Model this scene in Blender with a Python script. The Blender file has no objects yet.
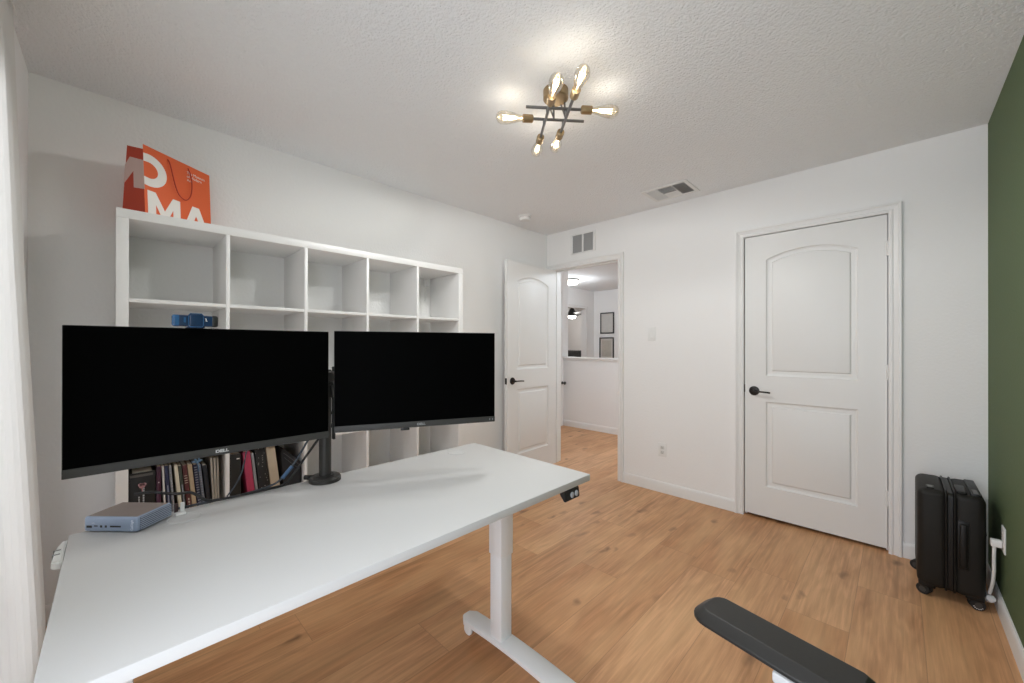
import bpy, bmesh, math, random
from mathutils import Vector, Matrix
R = math.radians
PI = math.pi
random.seed(7)
S = bpy.context.scene
COL = S.collection

# ------------------------------------------------------------------ materials
def mat(name, col, rough=0.5, metal=0.0, spec=0.5, bump=None, emit=None, emit_s=0.0, noise=None, coat=0.0):
    m = bpy.data.materials.new(name); m.use_nodes = True
    nt = m.node_tree; b = nt.nodes['Principled BSDF']
    b.inputs['Base Color'].default_value = (*col, 1)
    b.inputs['Roughness'].default_value = rough
    b.inputs['Metallic'].default_value = metal
    b.inputs['Specular IOR Level'].default_value = spec
    b.inputs['Coat Weight'].default_value = coat
    if emit:
        b.inputs['Emission Color'].default_value = (*emit, 1)
        b.inputs['Emission Strength'].default_value = emit_s
    tc = None
    if bump or noise:
        tc = nt.nodes.new('ShaderNodeTexCoord')
    if bump:
        scale, strength, dist, detail = bump
        n = nt.nodes.new('ShaderNodeTexNoise'); n.inputs['Scale'].default_value = scale
        n.inputs['Detail'].default_value = detail
        bp = nt.nodes.new('ShaderNodeBump'); bp.inputs['Strength'].default_value = strength
        bp.inputs['Distance'].default_value = dist
        nt.links.new(tc.outputs['Object'], n.inputs['Vector'])
        nt.links.new(n.outputs['Fac'], bp.inputs['Height'])
        nt.links.new(bp.outputs['Normal'], b.inputs['Normal'])
    if noise:
        scale, amt = noise
        n = nt.nodes.new('ShaderNodeTexNoise'); n.inputs['Scale'].default_value = scale
        n.inputs['Detail'].default_value = 4
        mx = nt.nodes.new('ShaderNodeMix'); mx.data_type = 'RGBA'
        mx.inputs['A'].default_value = (*[c * (1 - amt) for c in col], 1)
        mx.inputs['B'].default_value = (*[min(1, c * (1 + amt)) for c in col], 1)
        nt.links.new(tc.outputs['Object'], n.inputs['Vector'])
        nt.links.new(n.outputs['Fac'], mx.inputs['Factor'])
        nt.links.new(mx.outputs['Result'], b.inputs['Base Color'])
    return m

M = {}
M['wall'] = mat('white_wall_paint', (.85, .845, .84), .75, spec=.25, bump=(70, .35, .004, 2))
M['green'] = mat('green_wall_paint', (.098, .138, .066), .75, spec=.25, bump=(70, .35, .004, 2))
M['ceiling'] = mat('textured_ceiling_paint', (.87, .885, .90), .85, spec=.2, bump=(95, 1.0, .007, 3))
M['trim'] = mat('white_trim_paint', (.80, .795, .785), .38)
M['door'] = mat('white_door_paint', (.79, .785, .775), .42)
M['laminate'] = mat('white_laminate', (.82, .81, .80), .35, noise=(3, .012))
M['desk_top'] = mat('white_desk_laminate', (.60, .595, .59), .45, spec=.3, noise=(2.5, .02))
M['desk_metal'] = mat('white_powder_coat', (.78, .785, .79), .4)
M['white_plastic'] = mat('white_plastic', (.80, .80, .79), .4)
M['dark_gap'] = mat('dark_recess', (.02, .02, .02), .8)
M['grille'] = mat('grey_louver', (.42, .42, .42), .5)
M['screen'] = mat('black_screen', (.0008, .0008, .0008), .55, spec=.02)
M['bezel'] = mat('graphite_bezel', (.046, .044, .041), .5, spec=.3)
M['gunmetal'] = mat('dark_grey_metal', (.042, .040, .037), .42, metal=.5)
M['black_plastic'] = mat('black_plastic', (.012, .012, .012), .45)
M['cable'] = mat('black_cable_rubber', (.018, .018, .02), .5)
M['cable_grey'] = mat('slate_cable', (.045, .058, .078), .5)
M['cable_blue'] = mat('blue_cable_wrap', (.06, .13, .25), .6)
M['bronze'] = mat('oil_rubbed_bronze', (.022, .019, .017), .35, metal=.5)
M['cam_blue'] = mat('webcam_blue', (.022, .095, .22), .25)
M['cam_navy'] = mat('webcam_navy', (.010, .03, .075), .2)
M['dock_front'] = mat('dock_blue_grey', (.30, .37, .50), .35, metal=.4)
M['dock_top'] = mat('dock_brushed_top', (.30, .245, .225), .45, metal=.3, noise=(30, .05))
M['orange'] = mat('orange_paper', (.70, .105, .018), .5)
M['red_paper'] = mat('red_paper', (.50, .045, .014), .5)
M['cord_red'] = mat('red_cord', (.42, .03, .015), .7)
M['print'] = mat('white_print', (.80, .77, .74), .55)
M['print_pink'] = mat('pale_pink_print', (.66, .47, .43), .55)
M['case_black'] = mat('black_suitcase_shell', (.013, .0115, .0095), .55, spec=.3, bump=(400, .15, .001, 2))
M['case_trim'] = mat('black_suitcase_trim', (.008, .0072, .0065), .42, spec=.35)
M['rubber'] = mat('wheel_rubber', (.012, .012, .012), .6)
M['arm_pad'] = mat('black_soft_arm_pad', (.0135, .0122, .0105), .42, spec=.5, bump=(300, .1, .001, 2))
M['chair_grey'] = mat('light_grey_plastic', (.60, .60, .60), .45)
M['curtain'] = mat('white_curtain_cloth', (.80, .79, .77), .9, spec=.1, bump=(350, .1, .001, 2))
def translucent(m, f):
    nt = m.node_tree; b = nt.nodes['Principled BSDF']; out = nt.nodes['Material Output']
    t = nt.nodes.new('ShaderNodeBsdfTranslucent'); t.inputs[0].default_value = (.8, .79, .77, 1)
    mx = nt.nodes.new('ShaderNodeMixShader'); mx.inputs[0].default_value = f
    nt.links.new(b.outputs[0], mx.inputs[1]); nt.links.new(t.outputs[0], mx.inputs[2]); nt.links.new(mx.outputs[0], out.inputs[0])
translucent(M['curtain'], .35)
M['rod'] = mat('grey_lamp_rod', (.20, .20, .20), .35, metal=.7)
M['brass'] = mat('aged_brass', (.36, .255, .14), .4, metal=.7)
M['filament'] = mat('glowing_filament', (1, .8, .5), .5, emit=(1, .80, .50), emit_s=10)
M['lamp_glass'] = mat('lit_white_glass', (.9, .9, .9), .4, emit=(1, .96, .90), emit_s=6)
M['frame_black'] = mat('black_picture_frame', (.03, .03, .03), .4)
M['mat_board'] = mat('pale_mat_board', (.55, .53, .50), .7)
M['art_grey'] = mat('grey_print_paper', (.56, .55, .53), .7, noise=(14, .12))
M['art_tan'] = mat('tan_print_paper', (.46, .43, .38), .7, noise=(14, .15))
M['headboard'] = mat('dark_upholstery', (.07, .072, .072), .8, noise=(20, .5))
M['pillow'] = mat('grey_pillow', (.28, .29, .29), .9)
M['hinge'] = mat('painted_hinge', (.74, .735, .72), .35)

def glass_bulb():
    m = bpy.data.materials.new('clear_amber_bulb_glass'); m.use_nodes = True
    nt = m.node_tree; nt.nodes.clear()
    out = nt.nodes.new('ShaderNodeOutputMaterial'); mx = nt.nodes.new('ShaderNodeMixShader')
    tr = nt.nodes.new('ShaderNodeBsdfTransparent'); tr.inputs[0].default_value = (1, .965, .88, 1)
    gl = nt.nodes.new('ShaderNodeBsdfGlossy'); gl.inputs['Roughness'].default_value = .05
    fr = nt.nodes.new('ShaderNodeLayerWeight'); fr.inputs['Blend'].default_value = .35
    nt.links.new(fr.outputs['Facing'], mx.inputs[0])
    nt.links.new(tr.outputs[0], mx.inputs[1]); nt.links.new(gl.outputs[0], mx.inputs[2])
    nt.links.new(mx.outputs[0], out.inputs[0])
    return m
M['bulb'] = glass_bulb()

def window_glass():
    m = bpy.data.materials.new('window_glass'); m.use_nodes = True
    nt = m.node_tree; nt.nodes.clear()
    out = nt.nodes.new('ShaderNodeOutputMaterial'); mx = nt.nodes.new('ShaderNodeMixShader')
    tr = nt.nodes.new('ShaderNodeBsdfTransparent')
    gl = nt.nodes.new('ShaderNodeBsdfGlossy'); gl.inputs['Roughness'].default_value = .02
    mx.inputs[0].default_value = .06
    nt.links.new(tr.outputs[0], mx.inputs[1]); nt.links.new(gl.outputs[0], mx.inputs[2])
    nt.links.new(mx.outputs[0], out.inputs[0])
    return m
M['pane'] = window_glass()

def wood_floor():
    m = bpy.data.materials.new('oak_plank_floor'); m.use_nodes = True
    nt = m.node_tree; N = nt.nodes; L = nt.links; b = N['Principled BSDF']
    tc = N.new('ShaderNodeTexCoord'); sp = N.new('ShaderNodeSeparateXYZ'); L.new(tc.outputs['Object'], sp.inputs[0])
    def math_(op, a, bv):
        n = N.new('ShaderNodeMath'); n.operation = op
        for i, v in enumerate((a, bv)):
            if isinstance(v, (int, float)): n.inputs[i].default_value = v
            elif v is not None: L.new(v, n.inputs[i])
        return n.outputs[0]
    def comb(x, y, z):
        c = N.new('ShaderNodeCombineXYZ')
        for i, v in enumerate((x, y, z)):
            if isinstance(v, (int, float)): c.inputs[i].default_value = v
            else: L.new(v, c.inputs[i])
        return c.outputs[0]
    X, Y = sp.outputs[0], sp.outputs[1]
    W, LEN = .23, 1.5
    row = math_('FLOOR', math_('DIVIDE', math_('ADD', X, -.02), W), None)
    wn = N.new('ShaderNodeTexWhiteNoise'); wn.noise_dimensions = '1D'; L.new(row, wn.inputs['W'])
    ys = math_('ADD', Y, math_('MULTIPLY', wn.outputs['Value'], LEN))
    colm = math_('FLOOR', math_('DIVIDE', ys, LEN), None)
    wn2 = N.new('ShaderNodeTexWhiteNoise'); wn2.noise_dimensions = '2D'; L.new(comb(row, colm, 0), wn2.inputs['Vector'])
    pid = wn2.outputs['Value']
    # seams
    fx = math_('FRACT', math_('DIVIDE', math_('ADD', X, -.02), W), None)
    fy = math_('FRACT', math_('DIVIDE', ys, LEN), None)
    ex = math_('MULTIPLY', math_('MINIMUM', fx, math_('SUBTRACT', 1, fx)), W)
    ey = math_('MULTIPLY', math_('MINIMUM', fy, math_('SUBTRACT', 1, fy)), LEN)
    seam = math_('LESS_THAN', math_('MINIMUM', ex, ey), .0011)
    off = math_('MULTIPLY', pid, 37.0)
    # grain: cathedral rings stretched along y
    n1 = N.new('ShaderNodeTexNoise'); n1.inputs['Scale'].default_value = 1; n1.inputs['Detail'].default_value = 3
    L.new(comb(math_('ADD', math_('MULTIPLY', X, 6.5), off), math_('MULTIPLY', Y, .8), off), n1.inputs['Vector'])
    ring = math_('SINE', math_('MULTIPLY', n1.outputs['Fac'], 70), None)
    ring = math_('MULTIPLY', math_('ADD', ring, 1), .5)
    n2 = N.new('ShaderNodeTexNoise'); n2.inputs['Scale'].default_value = 1; n2.inputs['Detail'].default_value = 6; n2.inputs['Roughness'].default_value = .65
    L.new(comb(math_('ADD', math_('MULTIPLY', X, 95), off), math_('MULTIPLY', Y, 3.5), 0), n2.inputs['Vector'])
    n3 = N.new('ShaderNodeTexNoise'); n3.inputs['Scale'].default_value = 1; n3.inputs['Detail'].default_value = 3
    L.new(comb(math_('ADD', math_('MULTIPLY', X, 6), off), math_('MULTIPLY', Y, 1.6), 3.0), n3.inputs['Vector'])
    vo = N.new('ShaderNodeTexVoronoi'); vo.inputs['Scale'].default_value = 1
    n4 = N.new('ShaderNodeTexNoise'); n4.inputs['Scale'].default_value = 9
    L.new(tc.outputs['Object'], n4.inputs['Vector'])
    wob = math_('MULTIPLY', n4.outputs['Fac'], .5)
    L.new(comb(math_('ADD', math_('ADD', math_('MULTIPLY', X, 6.5), off), wob), math_('ADD', math_('MULTIPLY', Y, 3.0), wob), 0), vo.inputs['Vector'])
    knot = N.new('ShaderNodeMapRange'); knot.inputs['From Min'].default_value = .02; knot.inputs['From Max'].default_value = .17
    knot.inputs['To Min'].default_value = 1; knot.inputs['To Max'].default_value = 0
    L.new(vo.outputs['Distance'], knot.inputs['Value'])
    def mixc(f, a, bcol, blend='MIX'):
        mx = N.new('ShaderNodeMix'); mx.data_type = 'RGBA'; mx.blend_type = blend
        for nm, v in (('Factor', f), ('A', a), ('B', bcol)):
            if isinstance(v, tuple): mx.inputs[nm].default_value = (*v, 1)
            elif isinstance(v, (int, float)): mx.inputs[nm].default_value = v
            else: L.new(v, mx.inputs[nm])
        return mx.outputs['Result']
    base = mixc(pid, (.560, .268, .122), (.725, .400, .215))
    c = mixc(math_('MULTIPLY', ring, .30), base, (.33, .160, .062))
    gr = N.new('ShaderNodeMapRange'); gr.inputs['From Min'].default_value = .36; gr.inputs['From Max'].default_value = .66
    L.new(n2.outputs['Fac'], gr.inputs['Value'])
    c = mixc(math_('MULTIPLY', gr.outputs[0], .52), c, (.31, .150, .060))
    n5 = N.new('ShaderNodeTexNoise'); n5.inputs['Scale'].default_value = 1; n5.inputs['Detail'].default_value = 4
    L.new(comb(math_('ADD', math_('MULTIPLY', X, 30), off), math_('MULTIPLY', Y, 1.1), 7.0), n5.inputs['Vector'])
    g5 = N.new('ShaderNodeMapRange'); g5.inputs['From Min'].default_value = .52; g5.inputs['From Max'].default_value = .70
    L.new(n5.outputs['Fac'], g5.inputs['Value'])
    c = mixc(math_('MULTIPLY', g5.outputs[0], .62), c, (.30, .150, .062))
    shade = N.new('ShaderNodeMapRange'); shade.inputs['From Min'].default_value = .35; shade.inputs['From Max'].default_value = .72
    L.new(n3.outputs['Fac'], shade.inputs['Value'])
    c = mixc(math_('MULTIPLY', shade.outputs[0], .45), c, (.82, .50, .26))
    c = mixc(math_('MULTIPLY', knot.outputs[0], .85), c, (.17, .085, .040))
    c = mixc(math_('MULTIPLY', seam, .40), c, (.13, .065, .03))
    L.new(c, b.inputs['Base Color'])
    b.inputs['Roughness'].default_value = .42; b.inputs['Specular IOR Level'].default_value = .35
    bp = N.new('ShaderNodeBump'); bp.inputs['Strength'].default_value = .15; bp.inputs['Distance'].default_value = .002
    L.new(math_('SUBTRACT', n2.outputs['Fac'], seam), bp.inputs['Height']); L.new(bp.outputs['Normal'], b.inputs['Normal'])
    return m
M['floor'] = wood_floor()

def dotted():
    m = mat('black_cover_with_pale_dots', (.012, .012, .012), .5)
    nt = m.node_tree; b = nt.nodes['Principled BSDF']
    tc = nt.nodes.new('ShaderNodeTexCoord'); v = nt.nodes.new('ShaderNodeTexVoronoi'); v.inputs['Scale'].default_value = 75
    lt = nt.nodes.new('ShaderNodeMath'); lt.operation = 'LESS_THAN'; lt.inputs[1].default_value = .22
    mx = nt.nodes.new('ShaderNodeMix'); mx.data_type = 'RGBA'
    mx.inputs['A'].default_value = (.010, .010, .011, 1); mx.inputs['B'].default_value = (.22, .21, .19, 1)
    nt.links.new(tc.outputs['Object'], v.inputs['Vector']); nt.links.new(v.outputs['Distance'], lt.inputs[0])
    nt.links.new(lt.outputs[0], mx.inputs['Factor']); nt.links.new(mx.outputs['Result'], b.inputs['Base Color'])
    return m
M['dots'] = dotted()

# ------------------------------------------------------------------ mesh helpers
class MB:
    def __init__(s): s.bm = bmesh.new(); s.mi = 0
    def _mark(s, faces):
        for f in faces: f.material_index = s.mi
    def box(s, x0, x1, y0, y1, z0, z1, bevel=0, seg=2, mtx=None):
        vs = [s.bm.verts.new(v) for v in ((x0,y0,z0),(x1,y0,z0),(x1,y1,z0),(x0,y1,z0),(x0,y0,z1),(x1,y0,z1),(x1,y1,z1),(x0,y1,z1))]
        fs = [s.bm.faces.new([vs[i] for i in q]) for q in ((0,3,2,1),(4,5,6,7),(0,1,5,4),(1,2,6,5),(2,3,7,6),(3,0,4,7))]
        s._mark(fs)
        if bevel:
            es = list({e for f in fs for e in f.edges})
            r = bmesh.ops.bevel(s.bm, geom=es, offset=bevel, segments=seg, affect='EDGES', profile=.5, material=-1)
            s._mark(r['faces']); vs = list({v for f in r['faces'] for v in f.verts} | {v for v in vs if v.is_valid})
        if mtx: bmesh.ops.transform(s.bm, matrix=mtx, verts=[v for v in vs if v.is_valid])
        return s
    def loft(s, rings, cap=True, close=True):
        L = [[s.bm.verts.new(p) for p in r] for r in rings]
        n = len(L[0]); fs = []
        for a, b in zip(L, L[1:]):
            for i in range(n if close else n - 1):
                j = (i + 1) % n
                fs.append(s.bm.faces.new((a[i], a[j], b[j], b[i])))
        if cap:
            fs.append(s.bm.faces.new(L[0][::-1])); fs.append(s.bm.faces.new(L[-1]))
        s._mark(fs); return s
    def prism(s, poly, axis, a, b):
        def P(u, v, w): return {'x': (w, u, v), 'y': (u, w, v), 'z': (u, v, w)}[axis]
        return s.loft([[P(u, v, a) for u, v in poly], [P(u, v, b) for u, v in poly]])
    def lathe(s, prof, origin=(0,0,0), direc=(0,0,1), n=24):
        d = Vector(direc).normalized(); q = d.to_track_quat('Z', 'Y'); o = Vector(origin)
        rings = []
        for r, h in prof:
            r = max(r, 1e-4)
            rings.append([o + q @ Vector((r*math.cos(2*PI*i/n), r*math.sin(2*PI*i/n), h)) for i in range(n)])
        return s.loft(rings)
    def cyl(s, p0, p1, r, r1=None, n=20, bev=0):
        p0, p1 = Vector(p0), Vector(p1); h = (p1 - p0).length; r1 = r if r1 is None else r1
        pr = [(r, 0), (r1, h)] if not bev else [(r-bev, 0), (r, bev), (r1, h-bev), (r1-bev, h)]
        return s.lathe(pr, p0, p1 - p0, n)
    def tube(s, pts, r, n=8, smooth=6):
        P = [Vector(p) for p in pts]
        if smooth and len(P) > 2:
            Q = []
            E = [P[0]*2-P[1]] + P + [P[-1]*2-P[-2]]
            for i in range(1, len(E)-2):
                p0, p1, p2, p3 = E[i-1:i+3]
                for k in range(smooth):
                    t = k/smooth
                    Q.append(.5*((2*p1)+(p2-p0)*t+(2*p0-5*p1+4*p2-p3)*t*t+(3*p1-p0-3*p2+p3)*t**3))
            P = Q + [P[-1]]
        rings = []; up = None
        for i, p in enumerate(P):
            d = (P[min(i+1, len(P)-1)] - P[max(i-1, 0)]).normalized()
            if up is None:
                up = Vector((0,0,1)) if abs(d.z) < .9 else Vector((1,0,0))
            a = d.cross(up).normalized(); up = a.cross(d).normalized()
            rings.append([p + a*r*math.cos(2*PI*k/n) + up*r*math.sin(2*PI*k/n) for k in range(n)])
        return s.loft(rings)
    def face(s, pts):
        f = s.bm.faces.new([s.bm.verts.new(p) for p in pts]); s._mark([f]); return s
    def build(s, name, mats, parent=None, loc=None, rot=None, smooth=35):
        bmesh.ops.recalc_face_normals(s.bm, faces=s.bm.faces)
        me = bpy.data.meshes.new(name); s.bm.to_mesh(me); s.bm.free()
        for m in (mats if isinstance(mats, (list, tuple)) else [mats]): me.materials.append(m)
        if smooth:
            me.shade_smooth(); me.set_sharp_from_angle(angle=R(smooth))
        o = bpy.data.objects.new(name, me); COL.objects.link(o)
        if parent: o.parent = parent
        if loc is not None: o.location = loc
        if rot is not None: o.rotation_euler = rot
        return o

def thing(name, label, cat, loc=(0,0,0), rz=0, group=None, kind=None):
    o = bpy.data.objects.new(name, None); COL.objects.link(o); o.empty_display_size = .05
    o.location = loc; o.rotation_euler = (0, 0, rz)
    return tag(o, label, cat, group, kind)
def tag(o, label=None, cat=None, group=None, kind=None):
    if label: o['label'] = label
    if cat: o['category'] = cat
    if group: o['group'] = group
    if kind: o['kind'] = kind
    return o
def struct(name, mb, m, parent=None, loc=None, label=None, smooth=35):
    o = mb.build(name, m, parent, loc, smooth=smooth)
    if not parent: o['kind'] = 'structure'
    if label: o['label'] = label
    return o
def text_mesh(name, body, size, m, parent, loc, rot, extrude=.0004, offset=0, align='CENTER', sx=1.0, shear=0, spacing=1.0):
    cu = bpy.data.curves.new(name, 'FONT'); cu.body = body; cu.size = size; cu.extrude = extrude
    cu.offset = offset; cu.align_x = align; cu.align_y = 'CENTER'; cu.shear = shear; cu.space_character = spacing
    t = bpy.data.objects.new(name, cu); COL.objects.link(t)
    bpy.context.view_layer.update()
    me = bpy.data.meshes.new_from_object(t.evaluated_get(bpy.context.evaluated_depsgraph_get()))
    bpy.data.objects.remove(t)
    me.materials.clear(); me.materials.append(m)
    o = bpy.data.objects.new(name, me); COL.objects.link(o); o.parent = parent
    o.location = loc; o.rotation_euler = rot; o.scale = (sx, 1, 1)
    return o

# ------------------------------------------------------------------ room shell
H = 2.438; XR = 3.044; YF = -3.546; T = .12
def wall_pieces(mb, axis, pos0, pos1, a0, a1, holes, z1=H):
    """wall along an axis from a0 to a1, holes = [(h0,h1,z0,z1)] sorted"""
    def bx(u0, u1, z0, zz):
        if u1 - u0 < 1e-6 or zz - z0 < 1e-6: return
        if axis == 'x': mb.box(u0, u1, pos0, pos1, z0, zz)
        else: mb.box(pos0, pos1, u0, u1, z0, zz)
    c = a0
    for h0, h1, z0, zz in holes:
        bx(c, h0, 0, z1); bx(h0, h1, 0, z0); bx(h0, h1, zz, z1); c = h1
    bx(c, a1, 0, z1)
    return mb

struct('floor', MB().box(-5.7, 3.2, -3.7, 6.7, -.08, 0), M['floor'], smooth=0)
struct('ceiling', MB().box(-5.7, 3.2, -3.7, 6.7, H, H+.08), M['ceiling'], smooth=0)
struct('wall_left', MB().box(-T, 0, YF, 0, 0, H), M['wall'], smooth=0)
struct('wall_right', MB().box(XR, XR+T, YF, 0, 0, H), M['green'], smooth=0)
DX0, DX1, DZ = 1.8735, 2.673, 2.062      # closet rough opening
OX0, OX1 = .073, .874                    # passage rough opening
struct('wall_back', wall_pieces(MB(), 'x', 0, T, -1.17, XR+T, [(OX0, OX1, 0, DZ), (DX0, DX1, 0, DZ)]), M['wall'], smooth=0)
WX0, WX1, WZ0, WZ1 = 1.95, 2.95, .14, 2.15
VX0, VX1 = .62, 1.40
struct('wall_front', wall_pieces(MB(), 'x', YF-T, YF, -T, XR+T, [(VX0, VX1, WZ0, WZ1), (WX0, WX1, WZ0, WZ1)]), M['wall'], smooth=0)

# windows behind the camera: one behind the curtain, one added beside it for fill light
for wi, (wx0, wx1, wl) in enumerate(((WX0, WX1, 'white framed window in the front wall beside the curtain'), (VX0, VX1, 'white framed window in the front wall behind the curtain'))):
  w = thing('window_%d' % (wi+1), wl, 'window', ((wx0+wx1)/2, YF-.07, WZ0), kind='structure')
  hw, hh = (wx1-wx0)/2, WZ1-WZ0
  f = MB()
  f.box(-hw, -hw+.045, -.03, .03, 0, hh).box(hw-.045, hw, -.03, .03, 0, hh).box(-hw, hw, -.03, .03, 0, .045).box(-hw, hw, -.03, .03, hh-.045, hh)
  f.box(-.02, .02, -.02, .02, .045, hh-.045)
  f.build('window_frame', M['trim'], w)
  MB().box(-hw+.045, hw-.045, -.003, .003, .045, hh-.045).build('pane', M['pane'], w)
  MB().box(-hw+.002, hw-.002, .03, .068, 0, .012, .003).build('window_sill', M['trim'], w)

# hallway and rooms beyond
struct('wall_hall_end', MB().box(-1.17, -1.05, T, 1.80, 0, H), M['wall'], smooth=0)
struct('wall_hall_half', MB().box(-1.05, 1.72, 1.68, 1.80, 0, 1.045), M['wall'], smooth=0)
cap = MB().box(-1.05, 1.72, 1.655, 1.825, 1.045, 1.072, .006)
cap.box(-1.05, 1.72, 1.666, 1.68, 1.020, 1.045, .004)
struct('trim_half_wall_cap', cap, M['trim'])
struct('wall_hall_right', MB().box(1.60, 1.72, T, 1.68, 0, H), M['wall'], smooth=0)
struct('wall_closet', MB().box(1.72, XR+T, .80, .92, 0, H).box(XR, XR+T, T, .80, 0, H), M['wall'], smooth=0)
struct('wall_beyond_right', MB().box(2.6, 2.72, .92, 4.22, 0, H), M['wall'], smooth=0)
struct('wall_beyond_back', MB().box(-2.05, 2.6, 4.1, 4.22, 0, H), M['wall'], smooth=0)
struct('wall_beyond_left', wall_pieces(MB(), 'y', -2.17, -2.05, 1.68, 6.6, [(2.98, 3.79, 0, 2.04)]), M['wall'], smooth=0)
struct('wall_beyond_front', MB().box(-2.05, -1.17, 1.68, 1.80, 0, H), M['wall'], smooth=0)
struct('wall_bedroom', MB().box(-5.6, -2.17, 6.48, 6.6, 0, H).box(-5.6, -5.48, 1.8, 6.48, 0, H).box(-5.6, -2.17, 1.68, 1.8, 0, H), M['wall'], smooth=0)

# baseboards
BB = [(0, 0), (.012, 0), (.012, .070), (.009, .082), (.005, .089), (0, .089)]
def baseboard(name, p0, p1, nrm):
    p0, p1, n = Vector((*p0, 0)), Vector((*p1, 0)), Vector((*nrm, 0))
    mb = MB(); mb.loft([[p + n*a + Vector((0,0,b)) for a, b in BB] for p in (p0, p1)])
    return struct(name, mb, M['trim'], smooth=20)
baseboard('baseboard_left', (0, YF), (0, 0), (1, 0))
baseboard('baseboard_right', (XR, YF), (XR, -.012), (-1, 0))
baseboard('baseboard_back', (.9115, 0), (1.832, 0), (0, -1))
baseboard('baseboard_back_right', (2.7195, 0), (XR, 0), (0, -1))
baseboard('baseboard_front', (.012, YF), (XR-.012, YF), (0, 1))
baseboard('baseboard_hall', (-1.05, 1.68), (1.60, 1.68), (0, -1))
baseboard('baseboard_hall_end', (-1.05, T), (-1.05, .70), (1, 0))

# casings: profile d = distance outward from inner edge, t = thickness
CP = [(0, 0), (0, .010), (.009, .0135), (.017, .0135), (.021, .0095), (.040, .0155), (.044, .0195), (.0555, .0205), (.0575, .017), (.0575, 0)]
def casing(mb, x0, x1, zt, y, sgn):
    """U shaped door casing on the plane y, inner edges x0,x1, top zt, projecting sgn*y"""
    rings = []
    for P in ('bl', 'tl', 'tr', 'br'):
        r = []
        for d, t in CP:
            xx = x0 - d if P[1] == 'l' else x1 + d
            zz = 0 if P[0] == 'b' else zt + d
            r.append((xx, y + sgn*t, zz))
        rings.append(r)
    mb.loft(rings)
    return mb
def jamb(mb, x0, x1, zt, o0, o1, oz, stop=True):
    mb.box(o0, x0, 0, T, 0, oz).box(x1, o1, 0, T, 0, oz).box(x0, x1, 0, T, zt, oz)
    if stop:
        mb.box(x0, x0+.011, .042, .078, 0, zt).box(x1-.011, x1, .042, .078, 0, zt).box(x0+.011, x1-.011, .042, .078, zt-.011, zt)
    return mb
struct('trim_closet_casing', casing(MB(), 1.8345+.0525, 2.6605, 2.0485, 0, -1), M['trim'], smooth=20)
struct('trim_closet_jamb', jamb(MB(), 1.8865, 2.6600, 2.0505, DX0, DX1, DZ), M['trim'], smooth=20)
struct('trim_passage_casing', casing(MB(), .087, .8535, 2.049, 0, -1), M['trim'], smooth=20)
struct('trim_passage_casing_hall', casing(MB(), .087, .8535, 2.049, T, 1), M['trim'], smooth=20)
struct('trim_passage_jamb', jamb(MB(), .0885, .8545, 2.0485, OX0, OX1, DZ), M['trim'], smooth=20)

# ---- moulded two-panel arch-top doors
def door_leaf(W_, Ht, th):
    """leaf in x 0..W_, y 0..th, z 0..Ht, moulded on both faces"""
    mb = MB(); bm = mb.bm
    def outline(px0, px1, pz0, pz1, rise, i):
        pts = [(px0+i, pz0+i), (px1-i, pz0+i)]
        n = 18; w2 = (px1-px0)/2; cx = (px0+px1)/2
        if rise > 0:
            rad = (w2*w2 + rise*rise)/(2*rise); cz = pz1 + rise - rad; r = rad - i
            xe = w2 - i
            for k in range(n+1):
                x = xe - 2*xe*k/n
                pts.append((cx + x, cz + math.sqrt(max(r*r - x*x, 0))))
        else:
            for k in range(n+1):
                pts.append((px1-i - (px1-px0-2*i)*k/n, pz1-i))
        return pts
    panels = [(.133, W_-.133, .215, .825, 0), (.133, W_-.133, 1.012, 1.843, .057)]
    steps = [(0, 0), (.004, .007), (.014, .0105), (.033, .0105), (.040, .003), (.044, .002)]
    for side in (0, 1):
        y0 = 0 if side == 0 else th; sg = 1 if side == 0 else -1
        ov = [bm.verts.new((x, y0, z)) for x, z in ((0,0),(W_,0),(W_,Ht),(0,Ht))]
        es = [bm.edges.new((ov[i], ov[(i+1) % 4])) for i in range(4)]
        for pn in panels:
            loops = [[bm.verts.new((x, y0 + sg*d, z)) for x, z in outline(*pn, i)] for i, d in steps]
            n = len(loops[0])
            es += [bm.edges.new((loops[0][i], loops[0][(i+1) % n])) for i in range(n)]
            for a, b in zip(loops, loops[1:]):
                for i in range(n):
                    j = (i+1) % n; bm.faces.new((a[i], a[j], b[j], b[i]))
            bm.faces.new(loops[-1])
        bmesh.ops.triangle_fill(bm, edges=es, use_beauty=True)
    x = [(0,0),(W_,0),(W_,Ht),(0,Ht)]
    for i in range(4):
        a, b = x[i], x[(i+1) % 4]
        mb.face([(a[0],0,a[1]),(b[0],0,b[1]),(b[0],th,b[1]),(a[0],th,a[1])])
    bmesh.ops.remove_doubles(bm, verts=bm.verts, dist=1e-5)
    return mb

def lever(parent, x, z, y, sg, dirx):
    """rosette and lever on a door face at y, projecting sg"""
    h = MB()
    h.lathe([(.0335, 0), (.0335, .004), (.030, .009), (.020, .012)], (x, y, z), (0, sg, 0), 28)
    h.cyl((x, y+sg*.010, z), (x, y+sg*.046, z), .0085, n=14)
    h.tube([(x-dirx*.006, y+sg*.046, z), (x+dirx*.03, y+sg*.049, z), (x+dirx*.070, y+sg*.050, z-.001), (x+dirx*.108, y+sg*.047, z-.004)], .0062, n=10)
    h.lathe([(.004, 0), (.004, .003)], (x-dirx*.0, y+sg*.046, z), (0, sg, 0), 10)
    return h.build('lever_handle', M['bronze'], parent)

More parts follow.
